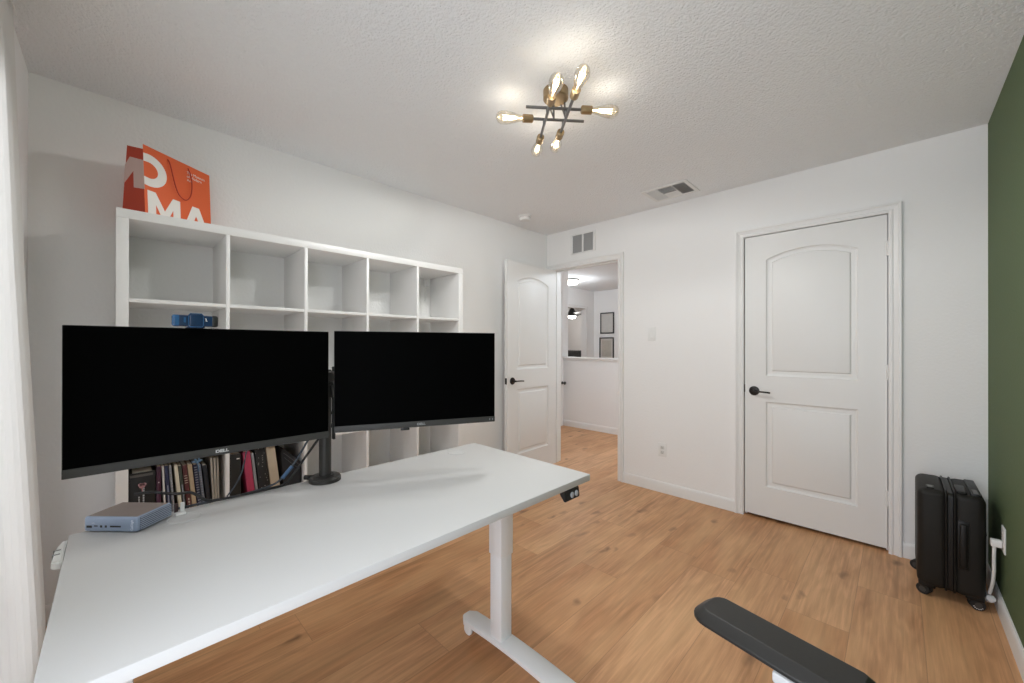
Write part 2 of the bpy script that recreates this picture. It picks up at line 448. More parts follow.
LW, LH = .7625, 2.023
d1 = thing('door_1', 'closed white two-panel arched closet door with dark lever handle', 'door', (1.8920, .004, .022), kind='structure')
door_leaf(LW, LH, .035).build('door_leaf', M['door'], d1, smooth=16)
lever(d1, .060, .898, 0, -1, 1)
MB().box(-.0045, .0015, -.002, .02, .885, .940).build('latch_plate', M['bronze'], d1)
for hz in (.305, 1.066, 1.816):
    hg = MB()
    hg.cyl((LW+.002, -.006, hz-.045), (LW+.002, -.006, hz+.045), .0065, n=12)
    hg.box(LW-.012, LW+.016, -.0025, 0, hz-.045, hz+.045)
    hg.build('hinge', M['hinge'], d1)
d2 = thing('door_2', 'open white two-panel arched door standing beside the passage to the hall', 'door', (.093, -.008, .012), R(-87.5), kind='structure')
door_leaf(.756, LH, .035).build('door_leaf', M['door'], d2, smooth=16)
lever(d2, .756-.068, .908, .035, 1, -1); lever(d2, .756-.068, .908, 0, -1, -1)
MB().box(.7545, .7575, .006, .029, .880, .937).build('latch_plate', M['bronze'], d2)
MB().box(.757, .764, .012, .023, .902, .916, .002).build('latch_bolt', M['bronze'], d2)
for hz in (.305, 1.066, 1.816):
    MB().cyl((-.003, -.004, hz-.045), (-.003, -.004, hz+.045), .0065, n=12).build('hinge', M['hinge'], d2)
# hall door in the end wall (only its edge shows)
d3 = thing('door_3', 'white hall door with small dark knob at the far end', 'door', (-1.047, .80, .012), R(90), kind='structure')
door_leaf(.762, LH, .035).build('door_leaf', M['door'], d3, loc=(0, -.034, 0), smooth=40)
MB().lathe([(.024, 0), (.024, .004), (.010, .012), (.010, .03), (.024, .04), (.026, .055), (.016, .066)], (.80, -.034, .66), (0, -1, 0), 20).build('knob', M['bronze'], d3)
cs = MB()
casing(cs, -.004, .766, 2.04, 0, -1)
o = cs.build('door_casing', M['trim'], d3, loc=(0, -.003, -.012))
# bedroom doorway casing
cs = MB(); casing(cs, -.405, .405, 2.04, 0, -1); o = struct('trim_bedroom_casing', cs, M['trim']); o.location = (-2.05, 3.385, 0); o.rotation_euler = (0, 0, R(90))

# ------------------------------------------------------------------ cube shelving unit
D0, D1 = .019, .390
SY = -3.2763
sh = thing('cube_shelf', 'large white five by five cube shelving unit along the left wall', 'shelf', (0, SY, 0))
MB().box(D0, D1, 0, 1.82, 1.781, 1.82, .0015).build('top_panel', M['laminate'], sh)
MB().box(D0, D1, 0, 1.82, 0, .039, .0015).build('bottom_panel', M['laminate'], sh)
MB().box(D0, D1, 0, .039, .039, 1.781, .0015).build('side_panel', M['laminate'], sh)
MB().box(D0, D1, 1.781, 1.82, .039, 1.781, .0015).build('side_panel', M['laminate'], sh)
C5 = .3356
for k in range(1, 5):
    a = .039 + C5*k + .016*(k-1)
    MB().box(D0, D1-.001, a, a+.016, .039, 1.781, .001).build('divider', M['laminate'], sh)
for k in range(1, 5):
    z = .039 + C5*k + .016*(k-1)
    mb = MB()
    for j in range(5):
        a = .039 + (C5+.016)*j
        mb.box(D0, D1-.002, a, a+C5, z, z+.016, .001)
    mb.build('shelf_board', M['laminate'], sh)
bk = MB().box(.0005, .050, 1.728, 1.760, 1.715, 1.770, .003).box(.0005, .004, 1.74, 1.75, 1.60, 1.716)
bk.build('wall_bracket', M['white_plastic'], sh)
ROW = .039 + C5 + .016     # top of the lowest inner board = floor of the book row

# ------------------------------------------------------------------ books
def book_cells():
    G = 'books and notebooks in the shelf row behind the desk'
    # yTopLeft, thickness, slope, height, depth, cover, kind, label, style
    B = [
     (-3.2365, .0860, .000, .305, .27, (.006,.0055,.006), 'binder', 'wide black binder with pink tree mark, leftmost in the shelf row', 'binder'),
     (-3.1485, .0160, .004, .318, .24, (.055,.010,.030), 'book', 'dark purple book standing next to the wide black binder', 'book'),
     (-3.1310, .0080, .040, .318, .23, (.55,.53,.50), 'notebook', 'thin white notebook right of the dark purple book', 'book'),
     (-3.1220, .0140, .055, .316, .23, (.020,.022,.060), 'book', 'navy book between the thin white notebook and a wire-bound one', 'spinestripe'),
     (-3.1070, .0090, .065, .314, .22, (.30,.30,.31), 'notebook', 'pale wire-bound notebook just left of the cream book', 'wire'),
     (-3.0900, .0140, .090, .312, .23, (.62,.55,.43), 'book', 'cream book leaning among the dark notebooks', 'book'),
     (-3.0740, .0110, .092, .305, .22, (.040,.045,.030), 'book', 'dark olive book between the cream and maroon books', 'spinestripe'),
     (-3.0610, .0170, .094, .305, .23, (.085,.014,.014), 'book', 'maroon book with pale spine lettering beside the tan book', 'lettered'),
     (-3.0425, .0170, .095, .306, .23, (.42,.31,.20), 'book', 'tan book leaning on the maroon book', 'book'),
     (-3.0220, .0150, .096, .300, .22, (.018,.020,.055), 'notebook', 'navy wire-bound notebook under the blue ribbon', 'wire'),
     (-3.0055, .0120, .098, .298, .22, (.17,.18,.22), 'notebook', 'grey wire-bound notebook leaning between navy and black ones', 'wire'),
     (-2.9880, .0170, .095, .290, .23, (.010,.011,.016), 'book', 'slim black book left of three pale booklets', 'book'),
     (-2.9585, .0080, .050, .318, .22, (.48,.44,.38), 'booklet', 'pale booklet, the first of three, touching the slim black book', 'page'),
     (-2.9460, .0080, .035, .316, .22, (.50,.46,.40), 'booklet', 'pale booklet standing between two similar pale booklets', 'page'),
     (-2.9340, .0070, .025, .314, .22, (.47,.43,.37), 'booklet', 'pale booklet nearest the white divider, third of three', 'page'),
     (-2.8840, .0480, .006, .318, .26, (.012,.011,.010), 'binder', 'black binder standing right of the white divider', 'tab'),
     (-2.8290, .0320, .105, .322, .24, (.38,.035,.085), 'book', 'crimson pink book leaning on the black binder', 'book'),
     (-2.7945, .0130, .107, .310, .24, (.24,.235,.24), 'book', 'thin grey book right beside the crimson pink book', 'book'),
     (-2.7790, .0470, .112, .328, .25, None, 'book', 'black patterned book with pale dots between grey and beige books', 'dots'),
     (-2.7290, .0420, .122, .328, .25, (.46,.37,.27), 'book', 'beige book leaning on the dotted black book', 'book'),
    ]
    for yt, th, sl, ht, dp, col, nm, lab, st in B:
        th -= .0008
        ang = math.atan(sl)
        yb = yt + sl*ht*.98
        o = thing(nm, lab, nm, (.372, yb, ROW + .0006), group=G)
        o.rotation_euler = (ang, 0, 0)
        cov = M['dots'] if col is None else mat('cover_' + nm, col, .5, noise=(25, .08))
        pg = mat('paper_' + nm, (.62, .58, .51), .8)
        if st == 'page':     # fore edge faces the room, rounded corners
            mb = MB(); mb.mi = 1
            mb.box(-dp, -.004, .0012, th-.0012, .002, ht-.002)
            mb.mi = 0
            mb.box(-dp, 0, 0, .0012, 0, ht).box(-dp, 0, th-.0012, th, 0, ht)
            mb.build('cover', [cov, pg], o)
            continue
        mb = MB()
        b = min(.0025, th*.3)
        mb.box(-dp, 0, 0, th, 0, ht, b)
        mb.build('cover', cov, o)
        MB().box(-dp-.0, -.006, th*.14, th*.86, ht-.0004, ht+.0012).build('page_block', pg, o)
        if st == 'wire':
            wm = MB()
            for k in range(24):
                z = .012 + (ht-.024)*k/23
                wm.box(-.004, .004, th*.12, th*.88, z-.0022, z+.0022, .001, 1)
            wm.build('wire_binding', mat('wire', (.22,.22,.25), .4, metal=.4), o)
        if st == 'spinestripe':
            MB().box(0, .0006, th*.35, th*.65, .02, ht*.72).build('spine_label', mat('label_strip', (.26,.27,.33), .5), o)
        if st == 'lettered':
            lm = MB()
            for k in range(9): lm.box(0, .0006, th*.42, th*.70, .03+k*.014, .03+k*.014+.009)
            for k in range(4): lm.box(0, .0006, th*.15, th*.85, ht-.05-k*.011, ht-.047-k*.011)
            lm.build('spine_print', mat('spine_print', (.50,.42,.33), .5), o)
        if st == 'tab':
            MB().box(0, .0006, th*.62, th*.88, ht-.027, ht-.022).build('spine_label', M['print'], o)
        if st == 'binder':
            MB().box(0, .0010, .004, th*.9, ht-.018, ht-.008).build('label_holder', mat('holder', (.09,.085,.08), .4), o)
            pm = MB()
            pm.lathe([(.0105, 0), (.0105, .0008)], (0, th*.50, .247), (1, 0, 0), 18)
            pm.lathe([(.0065, 0), (.0065, .0008)], (0, th*.42, .252), (1, 0, 0), 14)
            pm.lathe([(.0065, 0), (.0065, .0008)], (0, th*.58, .252), (1, 0, 0), 14)
            pm.box(0, .0008, th*.485, th*.53, .215, .242)
            pm.build('tree_mark', mat('pink_mark', (.50,.26,.28), .5), o)
            lm = MB()
            for k in range(9): lm.box(0, .0008, th*.52, th*.58, .150+k*.010, .150+k*.010+.007)
            pp = mat('pale_print', (.45,.46,.47), .5)
            lm.build('spine_print', pp, o)
            lm = MB()
            for k in range(5): lm.box(0, .0008, th*.36, th*.41, .155+k*.010, .155+k*.010+.007)
            lm.build('spine_print', pp, o)
        if lab.startswith('dark purple'):
            MB().lathe([(.0025, 0), (.0025, .0008)], (0, th*.5, .248), (1, 0, 0), 12).build('spine_label', M['print'], o)
    # blue ribbon on top of the wire-bound notebooks
    rb = MB()
    for a in (-55, -20, 25, 60):
        mt = Matrix.Translation((0, 0, 0)) @ Matrix.Rotation(R(a), 4, 'X')
        rb.box(-.0015, .0015, -.004, .004, 0, .022, .001, 1, mtx=mt)
    rb.lathe([(.003, -.004), (.006, 0), (.003, .004)], (0, 0, .001), (1, 0, 0), 12)
    rb.tube([(0, .001, 0), (.003, .004, -.018), (.002, .006, -.04)], .0022, 6)
    o = rb.build('ribbon', mat('blue_ribbon', (.10, .19, .30), .6), loc=(.377, -3.008, .699))
    tag(o, 'small blue ribbon bow hanging over the tops of the wire-bound notebooks', 'ribbon')
    # black soft case leaning at the right of the second cell
    t = thing('zip_case', 'black soft zip case slumped beside the leaning beige book', 'case', (.36, -2.552, ROW+.0006))
    poly = [(-.085, 0), (-.089, .06), (-.103, .288), (-.095, .300), (-.085, .297), (-.008, .222), (-.003, .205), (-.003, .005)]
    c = MB(); c.prism(poly, 'x', -.20, 0)
    bmesh.ops.bevel(c.bm, geom=list(c.bm.edges), offset=.004, segments=2, affect='EDGES')
    c.build('case_body', mat('case_fabric', (.010, .011, .014), .7, bump=(300, .2, .001, 2)), t)
    z = MB(); z.tube([(.0015, -.092, .28), (.0015, -.05, .238), (.0015, -.012, .20)], .0016, 6)
    z.tube([(.0015, -.088, .255), (.0015, -.05, .214), (.0015, -.012, .178)], .0012, 6)
    z.build('zipper', mat('zip_metal', (.09, .09, .10), .4), t)
book_cells()

# ------------------------------------------------------------------ orange paper bag on the shelf
def paper_bag():
    e = Vector((-.194, .26, 0)).normalized(); rz = math.atan2(e.y, e.x)
    # local x along the front face, local y away from viewer (to the wall), z up
    b = thing('gift_bag', 'orange paper shopping bag with white letters on top of the cube shelf', 'bag', (.306, -3.193, 1.8203), rz)
    Wd, Ht, dt, db = .328, .322, .081, .107
    th = .0006
    # the front face stands at local y=0; viewer is on the -y side, the gusset runs to +y
    def quad(mb, p): mb.face(p)
    SH = .013
    sh_ = lambda v: -SH*(1 - v/Ht)
    fr = MB(); fr.loft([[(0, -th-SH, 0), (Wd, -th-SH, 0), (Wd, -SH, 0), (0, -SH, 0)], [(0, -th, Ht), (Wd, -th, Ht), (Wd, 0, Ht), (0, 0, Ht)]]); fr.build('front_face', M['orange'], b)
    bk = MB(); bk.loft([[(0, db, 0), (Wd, db, 0), (Wd, db+th, 0), (0, db+th, 0)], [(0, dt, Ht), (Wd, dt, Ht), (Wd, dt+th, Ht), (0, dt+th, Ht)]]); bk.build('back_face', M['orange'], b)
    for x in (0, Wd):
        g = MB(); sx = .012 if x == 0 else -.012
        g.loft([[(x, -SH, 0), (x, db, 0), (x+th, db, 0), (x+th, -SH, 0)],
                [(x, -SH*.45, Ht*.55), (x, (db+dt)/2, Ht*.55), (x+th, (db+dt)/2, Ht*.55), (x+th, -SH*.45, Ht*.55)],
                [(x, -SH*.07, Ht-.022), (x, dt, Ht), (x+th, dt, Ht), (x+th, -SH*.07, Ht-.022)]])
        g.build('gusset', M['red_paper'], b)
    MB().box(0, Wd, -SH, db, 0, .0008).build('bag_base', M['red_paper'], b)
    yf = -th-.0004
    def plate(name, polys, m, f):
        mb = MB()
        for poly in polys: mb.loft([[f(u, v, 0) for u, v in poly], [f(u, v, .0003) for u, v in poly]])
        return mb.build(name, m, b, smooth=0)
    F = lambda u, v, w: (u, yf + w + sh_(v), v)
    # cropped O at the left edge (right half), as quad strips
    n = 20; cz, ro_x, ro_z, ri_x, ri_z = .2145, .080, .0725, .040, .036
    cx = .022; polys = []
    for k in range(n):
        t0, t1 = -PI/2 + PI*k/n, -PI/2 + PI*(k+1)/n
        polys.append([(cx+ro_x*math.cos(t0), cz+ro_z*math.sin(t0)), (cx+ro_x*math.cos(t1), cz+ro_z*math.sin(t1)),
                      (cx+ri_x*math.cos(t1), cz+ri_z*math.sin(t1)), (cx+ri_x*math.cos(t0), cz+ri_z*math.sin(t0))])
    polys.append([(0, cz-ro_z+.003), (cx, cz-ro_z), (cx, cz-ri_z), (0, cz-ri_z+.002)])
    polys.append([(0, cz+ri_z-.002), (cx, cz+ri_z), (cx, cz+ro_z), (0, cz+ro_z-.003)])
    polys += [  # M
      [(.013,.004),(.048,.004),(.048,.123),(.013,.123)], [(.128,.004),(.163,.004),(.163,.123),(.128,.123)],
      [(.048,.123),(.048,.068),(.080,.004),(.096,.004),(.088,.050)], [(.128,.123),(.088,.050),(.080,.004),(.096,.004),(.128,.068)]]
    polys += [  # A
      [(.178,.004),(.214,.004),(.262,.123),(.226,.123)], [(.226,.123),(.262,.123),(.312,.004),(.276,.004)], [(.222,.028),(.268,.028),(.258,.052),(.232,.052)]]
    # the letters carry tiny height offsets so overlapping strokes never share a plane
    mb = MB()
    for i, poly in enumerate(polys):
        w0 = -.00002*i
        mb.loft([[F(u, v, w0) for u, v in poly], [F(u, v, .0003) for u, v in poly]])
    mb.build('printed_letters', M['print'], b, smooth=0)
    text_mesh('printed_text', 'The Museum\nof Modern\nArt', .0185, M['print'], b, (.202, yf + sh_(.265), .265), (PI/2 - SH/Ht, 0, 0), .0002, 0, 'LEFT')
    # M on the gusset: gusset runs along +y, tapering with height
    def Gf(s, z, w): return (-.0006 - w, s, z)
    poly = [[(-.004,.250),(.019,.256),(.047,.205),(.045,.131),(-.012,.120)], [(.019,.256),(.066,.270),(.091,.236),(.0975,.150),(.047,.205)]]
    mb = MB()
    for pl in poly: mb.loft([[Gf(u, v, 0) for u, v in pl], [Gf(u, v, .0003) for u, v in pl]])
    mb.build('printed_letters', M['print_pink'], b, smooth=0)
    hd = MB()
    hd.tube([(.108, -.004, .303), (0.112, -0.0105, 0.285), (0.122, -0.0163, 0.230), (0.132, -0.0194, 0.185), (0.150, -0.0209, 0.148), (0.180, -0.0206, 0.137), (0.204, -0.0201, 0.160), (0.216, -0.0177, 0.210), (0.216, -0.0116, 0.270), (.208, -.004, .306)], .0024, 8)
    hd.build('cord_handle', M['cord_red'], b)
    hd = MB()
    hd.tube([(.108, dt+.004, .303), (.120, dt+.008, .25), (.140, dt+.014, .18), (.165, dt+.016, .15), (.195, dt+.014, .18), (.212, dt+.008, .25), (.208, dt+.004, .306)], .0024, 8)
    hd.build('cord_handle', M['cord_red'], b)
paper_bag()

# ------------------------------------------------------------------ standing desk
def desk():
    X0, X1, Y0, Y1, Z = 1.127, 1.836, -3.364, -1.960, .74
    cx = 1.565
    d = thing('standing_desk', 'white height-adjustable standing desk on castors', 'desk', (cx, (Y0+Y1)/2, 0))
    ox, oy = cx, (Y0+Y1)/2
    t = MB(); t.box(X0-ox, X1-ox, Y0-oy, Y1-oy, Z-.026, Z, .003); t.build('desktop', M['desk_top'], d)
    for gy in (-3.135, -2.142):
        g = MB(); gx = 1.212-ox
        g.lathe([(.041, 0), (.041, .0012), (.038, .0018), (.0372, .0012), (.0360, .0012), (.0352, .0018), (.0, .0018)], (gx, gy-oy, Z-.0002), (0, 0, 1), 40)
        g.build('grommet_cap', M['desk_top'], d)
    fr = MB()
    fr.box(-.03, .03, -.55, .55, Z-.075, Z-.035, .003)
    fr.box(-.30, .08, -.50, -.44, Z-.045, Z-.026, .003).box(-.30, .08, .44, .50, Z-.045, Z-.026, .003)
    fr.build('frame_rail', M['desk_metal'], d)
    for sy in (-1, 1):
        fy = .4725*sy if sy > 0 else -.4725
        yc = -2.19 - oy if sy > 0 else -3.285 - oy
        c = MB()
        c.box(-.030, .034, yc-.030, yc+.030, .082, .42, .004)
        c.build('leg_column', M['desk_metal'], d)
        c = MB(); c.box(-.034, .038, yc-.034, yc+.034, .415, Z-.026, .004); c.build('leg_sleeve', M['desk_metal'], d)
        # bowed foot, rounded ends
        f = MB(); n = 24; rings = []
        xa, xb = -.215, .405; hw = .039
        for k in range(n+1):
            u = k/n; x = xa + (xb-xa)*u
            bow = 1 - (2*u-1)**2
            top = .074 + .013*bow; bot = .050 + .018*bow
            e = min(u, 1-u)*(xb-xa)
            w_ = hw if e > .02 else hw - (.02-e)**2/.02*.9
            rings.append([(x, yc-w_, bot), (x, yc+w_, bot), (x, yc+w_, top-.004), (x, yc+w_-.006, top), (x, yc-w_+.006, top), (x, yc-w_, top-.004)])
        f.loft(rings); f.build('foot', M['desk_metal'], d)
        for x in (xa+.03, xb-.03):
            k = MB()
            k.cyl((x, yc, .040), (x, yc, .0545), .012, n=14)
            k.box(x-.016, x+.012, yc-.011, yc+.011, .022, .043, .005)
            for s in (-1, 1):
                k.cyl((x, yc+s*.010, .0245), (x, yc+s*.022, .0245), .0245, n=24, bev=.003)
            k.build('castor', M['white_plastic'], d)
    p = MB()
    p.prism([(1.812-ox, .7135), (1.836-ox, .7135), (1.841-ox, .676), (1.832-ox, .672), (1.812-ox, .696)], 'y', -2.127-oy, -2.037-oy)
    bmesh.ops.bevel(p.bm, geom=list(p.bm.edges), offset=.003, segments=2, affect='EDGES')
    ct = p.build('control_panel', M['black_plastic'], d)
    for yb in (-2.085, -2.058):
        b_ = MB(); b_.lathe([(.0105, 0), (.0105, .002), (.009, .003)], (1.8385-ox, yb-oy, .692), (.99, 0, .13), 20)
        b_.build('button', mat('button_grey', (.40, .41, .43), .4), ct)
    # white clip-on cable holder on the left edge
    return d
desk()

hl = thing('cable_holder', 'white curved cable holder clipped to the far left edge of the desk', 'holder', (1.24, -3.3645, .712))
o = MB(); poly = [(-.078, .0003), (-.060, -.0065), (-.030, -.0125), (.010, -.0165), (.072, -.0170), (.074, .0003)]
o.prism(poly, 'z', .013, .031); bmesh.ops.bevel(o.bm, geom=list(o.bm.edges), offset=.003, segments=2, affect='EDGES')
o.build('holder_body', M['white_plastic'], hl)
for xx in (-.004, .024):
    MB().box(xx-.003, xx+.003, -.0185, -.006, .020, .0315).build('slot', mat('slot_grey', (.22, .22, .22), .6), hl)

# ------------------------------------------------------------------ monitors and arm
def monitor(loc, rz, label, led):
    m = thing('monitor', label, 'monitor', loc, rz, 'black monitors on the desk arm')
    W2, Ht = .3000, .361
    MB().box(-W2, W2, 0, .010, 0, Ht, .002).build('panel_frame', M['bezel'], m)
    b = MB(); b.loft([[(-W2+.02, .010, .012), (W2-.02, .010, .012), (W2-.02, .010, Ht-.012), (-W2+.02, .010, Ht-.012)],
                      [(-.19, .040, .055), (.19, .040, .055), (.19, .040, .29), (-.19, .040, .29)]])
    b.build('rear_housing', M['black_plastic'], m)
    MB().box(-W2+.0015, W2-.0015, -.0008, .0004, .0225, Ht-.0015).build('screen', M['screen'], m)
    ch = MB().box(-W2, W2, -.0015, .006, 0, .0215, .001); ch.build('bottom_bezel', M['bezel'], m)
    text_mesh('brand_lettering', 'DELL', .0110, mat('logo_silver', (.50, .50, .50) if not led else (.25, .25, .25), .35), m, (0.004, -.0017, .0108), (PI/2, 0, 0), .0002, .0006, sx=1.25)
    if led:
        sb = MB().box(-.071, -.039, .001, .009, -.0095, .001, .002); sb.build('sensor_bump', M['black_plastic'], m)
        q = MB()
        for xx in (.278, .290): q.box(xx-.0018, xx+.0018, -.0019, -.001, .007, .015, .0004, 1)
        q.build('power_button', mat('button_pale', (.22, .22, .22), .4), m)
    return m
mon_l = monitor((1.316, -3.0655, .9320), R(90), 'left black monitor facing straight on with a webcam on top', False)
mon_r = monitor((1.4035, -2.4610, .9365), R(65.7), 'right monitor angled beside the open door, without a webcam', True)

def monitor_arm():
    a = thing('monitor_stand', 'dark grey clamp pole and twin arms carrying both monitors', 'monitor stand', (1.170, -2.724, .7402))
    MB().lathe([(.055, 0), (.055, .012), (.050, .018), (.030, .020), (.030, .022)], (0, 0, 0), (0, 0, 1), 40).build('base', M['gunmetal'], a)
    MB().cyl((0, 0, .018), (0, 0, .415), .0212, n=28, bev=.002).build('pole', M['gunmetal'], a)
    k = MB(); k.cyl((-.052, -.055, .012), (-.020, -.030, .012), .009, n=12, bev=.002); k.build('clamp_knob', M['black_plastic'], a)
    P = Vector((1.170, -2.724, .7402))
    for nm, z, elbow, end, rz in (('left', .335, (-.02, -.19, .335), Vector((1.276, -3.0655, 1.115)), R(90)),
                                  ('right', .385, (.06, .14, .385), Vector((1.4035-.040*.911, -2.461+.040*.411, 1.115)), R(65.7))):
        e = end - P; el = Vector(elbow)
        m = MB()
        m.cyl((0, 0, z-.024), (0, 0, z+.024), .031, n=28, bev=.003)
        m.tube([(0, 0, z), el], .0145, 12, 0)
        m.cyl(el - Vector((0, 0, .022)), el + Vector((0, 0, .022)), .021, n=20, bev=.002)
        q = Vector((e.x, e.y, z)); ndir = Vector((-math.sin(rz), math.cos(rz), 0))
        tgt = e + ndir*.030
        m.tube([el, Vector((tgt.x, tgt.y, z))], .0125, 12, 0)
        m.cyl((tgt.x, tgt.y, min(z, e.z)-.02), (tgt.x, tgt.y, max(z, e.z)+.02), .014, n=16)
        m.build('arm', M['gunmetal'], a)
        v = MB(); mt = Matrix.Translation(e) @ Matrix.Rotation(rz, 4, 'Z')
        v.box(-.055, .055, .0006, .006, -.055, .055, .002, mtx=mt); v.cyl(e + ndir*.005, e + ndir*.030, .018, n=16)
        v.build('vesa_plate', M['black_plastic'], a)
    c = MB(); c.tube([(.030, .012, .25), (.036, .020, .30), (.030, .022, .34), (.034, .010, .37), (.028, .014, .32), (.034, .022, .27), (.030, .012, .20)], .003, 8)
    c.build('cable_loop', M['cable'], a)
    MB().box(-.008, .012, .026, .034, .15, .425, .002).build('cable_clip_strip', M['black_plastic'], a)
monitor_arm()

# ------------------------------------------------------------------ webcam
def webcam():
    w = thing('webcam', 'blue and black webcam perched on top of the left monitor', 'webcam', (1.322, -3.123, 1.2931), R(90))
    b = MB(); b.box(-.040, .040, -.013, .011, .0045, .0345, .004, 3); b.build('body', M['cam_navy'], w)
    b = MB(); b.box(-.0500, -.032, -.0135, .0105, .0040, .0350, .005, 3); b.build('end_cap', M['cam_blue'], w)
    b = MB(); b.box(.032, .0490, -.0135, .0105, .0040, .0350, .005, 3); b.build('end_cap', M['black_plastic'], w)
    b = MB(); b.box(-.0165, .0150, -.020, -.006, .0030, .0380, .004, 3); b.build('lens_cover', M['cam_navy'], w)
    b = MB()
    pts = [(-.0165, .007), (-.0165, .034), (-.013, .0385), (.0115, .0385), (.015, .034), (.015, .007), (.0115, .0025), (-.013, .0025), (-.0165, .007)]
    b.tube([(x, -.0195, z) for x, z in pts], .0011, 6, 0); b.build('cover_rim', M['cam_blue'], w)
    b = MB(); b.tube([(.0195, -.0135, .026), (.022, -.0135, .0255), (.0215, -.0135, .020), (.0245, -.0135, .0195)], .0009, 6, 2); b.build('printed_mark', M['print'], w)
    MB().box(-.0262, -.0215, -.0136, -.0125, .014, .028).build('indicator_window', M['cam_blue'], w)
    b = MB(); b.box(-.020, .020, -.0105, .020, .0004, .0085, .002); b.box(-.020, .020, .019, .026, -.05, .006, .002); b.build('mount_clip', M['cam_navy'], w)
webcam()

# ------------------------------------------------------------------ dock
def dock():
    d = thing('docking_station', 'flat blue-grey docking station box on the far left of the desk', 'docking station', (1.1545, -3.248, .7403), R(43.1))
    W2, D2, Ht = .0745, .0525, .042
    b = MB(); b.box(-W2, W2, -D2, D2, .002, Ht, .006, 3); b.build('case', M['dock_front'], d)
    MB().box(-W2+.006, W2-.006, -D2+.006, D2-.006, Ht-.0005, Ht+.0004).build('top_plate', M['dock_top'], d)
    MB().box(-W2+.008, W2-.008, -D2+.008, D2-.008, 0, .003).build('foot_pad', M['black_plastic'], d)
    # right end: fins lightened and recess darkened to paint in light and shade
    f = MB()
    for k in range(7):
        z = .0060 + k*.0050
        f.box(W2-.001, W2+.0022, -D2+.008, D2-.004, z, z+.0024)
    f.build('heat_fin', mat('dock_fin', (.42, .48, .60), .35, metal=.3), d)
    MB().box(W2-.0008, W2+.0003, -D2+.008, D2-.004, .005, Ht-.003).build('fin_recess', mat('recess_navy', (.03, .035, .06), .6), d)
    for x0, x1, z0, z1 in ((-.066, -.051, .013, .019), (-.045, -.035, .0165, .0195), (-.0285, -.0225, .0140, .0200), (-.0155, -.0095, .0140, .0200), (-.001, .029, .0150, .0195)):
        MB().box(x0, x1, -D2-.0004, -D2+.001, z0, z1, .0003, 1).build('port', M['black_plastic'], d)
    text_mesh('brand_lettering', 'CalDigit', .0085, mat('pale_lettering', (.62, .68, .78), .4), d, (.0600, -D2-.0003, .021), (PI/2, R(-90), 0), .0002, .0002)
    text_mesh('port_lettering', '10Gb/s', .0035, mat('pale_lettering_small', (.55, .60, .70), .4), d, (-.047, -D2-.0003, .0255), (PI/2, 0, 0), .0001)
dock()

# cable stub with white clip at the dock's back
wc = thing('cable_clip', 'small white cable clip standing behind the docking station', 'clip', (1.178, -3.140, .742))
MB().box(-.017, .014, -.012, .012, 0, .005, .002).build('clip_base', M['white_plastic'], wc)
MB().box(-.019, -.008, .000, .010, .004, .030, .002).build('clip_post', M['white_plastic'], wc)
MB().box(-.020, -.011, -.014, -.004, .004, .030, .002).build('plug', mat('plug_maroon', (.035, .012, .012), .4), wc)

# cables on and behind the desk
def cable(name, label, pts, r, m, wrap=None, wm=None):
    t = thing(name, label, 'cable', pts[0])
    o = Vector(pts[0])
    MB().tube([Vector(p)-o for p in pts], r, 10, 8).build('cord', m, t)
    if wrap:
        MB().tube([Vector(p)-o for p in wrap], r*1.9, 10, 4).build('wrap', wm, t)
    return t
cable('cable', 'black cable running from the left monitor along the desk edge to the dock',
      [(1.262, -2.750, .955), (1.20, -2.755, .91), (1.14, -2.785, .83), (1.125, -2.815, .780), (1.13, -2.850, .7475), (1.14, -2.91, .7465), (1.14, -2.985, .7465), (1.14, -3.04, .748),
       (1.145, -3.075, .757), (1.14, -3.110, .788), (1.12, -3.140, .788), (1.10, -3.165, .790), (1.075, -3.20, .797), (1.055, -3.235, .795)], .0042, M['cable'])
cable('cable.001', 'slate cable with a blue wrap slanting down from the left monitor to the desk edge',
      [(1.262, -2.785, .955), (1.17, -2.784, .90), (1.14, -2.818, .822), (1.13, -2.857, .770), (1.124, -2.895, .750), (1.121, -2.96, .742), (1.120, -3.03, .741), (1.119, -3.085, .742), (1.118, -3.14, .742)], .0036, M['cable_grey'],
      [(1.136, -2.826, .808), (1.132, -2.842, .788), (1.131, -2.857, .770)], M['cable_blue'])
cable('cable.002', 'thin dark cord hanging down in front of the black binder right of the white divider',
      [(1.06, -2.945, .90), (1.118, -2.966, .866), (1.118, -2.969, .846), (1.118, -2.980, .805), (1.118, -2.997, .772), (1.121, -3.018, .746)], .0022, M['cable_grey'])

